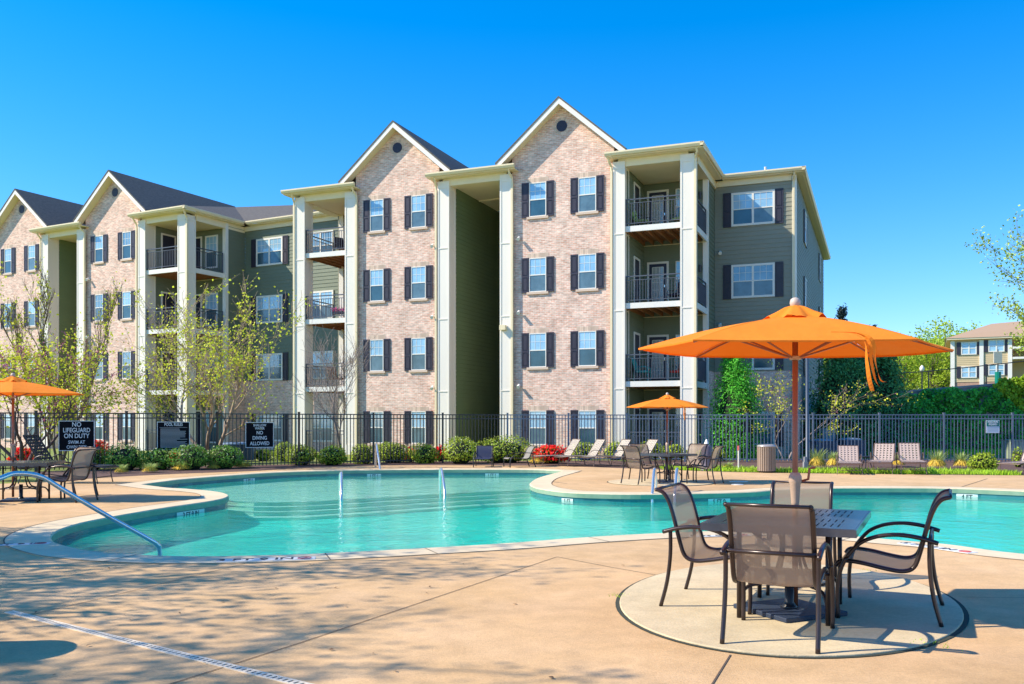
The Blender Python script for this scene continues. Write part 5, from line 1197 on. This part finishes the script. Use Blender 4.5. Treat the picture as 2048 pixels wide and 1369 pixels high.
c = G(1614.5, 938); r = thing('lamp_post', 'dark grey lamp post rising behind the big umbrella', 'lamp post', tuple(c)); MB().lathe([(.11, 0), (.10, .05), (.055, .1), (.050, 4.3), (.045, 4.35)], 14).build('pole', mat('post_grey', (.07, .09, .12), .4, metal=.3), r, smooth=True); MB().lathe([(.05, 4.3), (.16, 4.36), (.18, 4.44), (.1, 4.52)], 14).build('lamp_head', M_iron, r, smooth=True); m = MB(); m.box(-.17, -.22, .0, -.04, -.08, .22); m.box(-.15, -.20, .22, -.06, -.1, .38); m.build('ground_box', M_conc, r)
def ac(label, c, s_=1.0, group='air conditioning units'):
    t = thing('air_conditioner', label, 'air conditioner', tuple(c), .2, group); w_ = .42 * s_; h = .74 * s_
    MB().box(-w_ + .02, -w_ + .02, .04, w_ - .02, w_ - .02, h - .05).build('coil', mat('coil', (.03, .05, .09), .5), t); m = MB(); k = 14
    for i in range(k): z = .06 + (h - .14) * i / k; m.box(-w_, -w_, z, w_, w_, z + .012)
    for x in (-w_, w_ - .03):
        for y in (-w_, w_ - .03): m.box(x - .001, y - .001, 0, x + .031, y + .031, h)
    m.build('grille', mat('grille', (.12, .17, .25), .5), t); MB().lathe([(w_ * 1.02, h - .05), (w_ * 1.04, h - .02), (w_ * .9, h + .02), (w_ * .3, h + .05), (.03, h + .05)], 24).build('top', mat('ac_top', (.22, .30, .38), .5), t, smooth=True)
ac('air conditioner nearest the lamp post behind the right fence', at(1643, 36.5)); ac('air conditioner behind the tan loungers and the right fence', at(1700, 36.8), 1.05); ac('air conditioner behind the fence between birch and NO DIVING sign', at(462, 33.5), .9); ac('air conditioner mostly hidden by the NO DIVING sign', at(488, 33.8), .9)
c = at(2032, 36.0); r = thing('utility_box', 'pale green utility cabinet behind the last fence post', 'utility box', tuple(c)); m = MB(); m.box(-.42, -.35, 0, .42, .35, .72); m.build('cabinet', mat('cabinet_green', (.30, .36, .24), .5), r, bevel=.02); MB().box(-.44, -.37, .722, .44, .37, .76).build('lid', MATS['cabinet_green'], r)
c = at(1657, 38.2); r = thing('meter_cabinet', 'grey green electrical cabinet at the building corner', 'utility box', tuple(c)); MB().box(-.25, -.15, 0, .25, .15, 1.2).build('cabinet', mat('cab_grey', (.16, .24, .25), .5), r, bevel=.01); MB().box(-.1, -.17, .5, .1, -.152, .8).build('door', M_conc, r)
# things on the balconies
def b_chair(frame_, u, v, z, label, cush, fr, rz):
    c_, s2 = math.cos(frame_.th), math.sin(frame_.th); t = thing('balcony_chair', label, 'chair', (u * c_ - v * s2, u * s2 + v * c_, z), frame_.th + rz, 'chairs on the balconies')
    MB().box(-.25, -.24, .38, .25, .26, .48).build('seat_cushion', cush, t, bevel=.03); m = MB(lambda x, y, z: (x, y - (z - .48) * .28, z)); m.box(-.25, -.30, .48, .25, -.22, 1.02); m.build('back_cushion', cush, t, bevel=.03)
    m = MB()
    for x in (-.27, .27): m.tube(catmull([(x, .25, 0), (x, .25, .55), (x, .1, .64), (x, -.2, .62), (x, -.3, .4), (x, -.33, 0)], 4), .014, 6)
    m.build('frame', fr, t)
cg = mat('green_cushion', (.30, .42, .12), .9); cr_ = mat('red_cushion', (.55, .04, .03), .9); cp = mat('pink_flowers', (.75, .12, .35), .8); ct = mat('teal_frame', (.03, .30, .28), .5)
b_chair(FA, -9.0, 36.4, FL[2], 'green cushioned chair on the top balcony of the nearest building', cg, M_iron, R(-100)); b_chair(FA, -7.45, 36.6, FL[2], 'second green cushioned chair behind the top balcony corner column', cg, M_iron, R(160))
b_chair(FA, -8.9, 36.2, FL[0], 'teal chair on the lowest railed balcony of the nearest building', ct, ct, R(-90)); b_chair(FA, -7.5, 36.6, FL[0], 'red cushioned chair on the lowest railed balcony', cr_, M_iron, R(150)); b_chair(FA, -7.6, 36.6, FL[1], 'dark chair on the middle balcony of the nearest building', M_dark, M_iron, R(150))
b_chair(FA, -23.6, 36.6, FL[2], 'dark lounge chair on the top balcony between the buildings', M_dark, M_iron, R(-120)); b_chair(FA, -23.8, 36.4, FL[0], 'brown chair on the lowest balcony between the buildings', mat('brown_cushion', (.25, .11, .06), .9), M_iron, R(-110))
c_, s2 = math.cos(FA.th), math.sin(FA.th); u, v = -22.9, 35.35; t = thing('flower_box', 'pink flowers in a box hung on the middle balcony rail', 'flower box', (u * c_ - v * s2, u * s2 + v * c_, FL[1] + .2), FA.th); MB().box(-.4, -.08, 0, .4, .08, .14).build('box', M_shut, t)
q = random.Random(4); leaves(q, [(Vector((q.uniform(-.42, .42), q.gauss(0, .07), .2 + q.gauss(0, .05))), None) for _ in range(260)], .07, .9).build('blossom', cp, t, fix=False)
# scattered leaf litter on the near deck and along the mulch edge
q = random.Random(12); pts = [(Vector((q.uniform(-5, 1.2), q.uniform(5, 9.3), .009)), Vector((0, 0, 5))) for _ in range(46)]
for i in range(12, 20):
    a, b = de[i], de[i + 1]
    for _ in range(int((b - a).length * 7)): pts.append((a.lerp(b, q.random()) + Vector((0, -abs(q.gauss(0, .25)), .009)), Vector((0, 0, 5))))
leaves(q, [(p, d) for p, d in pts], .035, .6).build('leaf_litter', mat('dry_leaves', (.20, .11, .05), .9, island=.4), None, fix=False)
tag(bpy.data.objects['leaf_litter'], 'few dry leaves scattered on the deck and along the mulch edge', 'leaf litter', None, 'stuff')
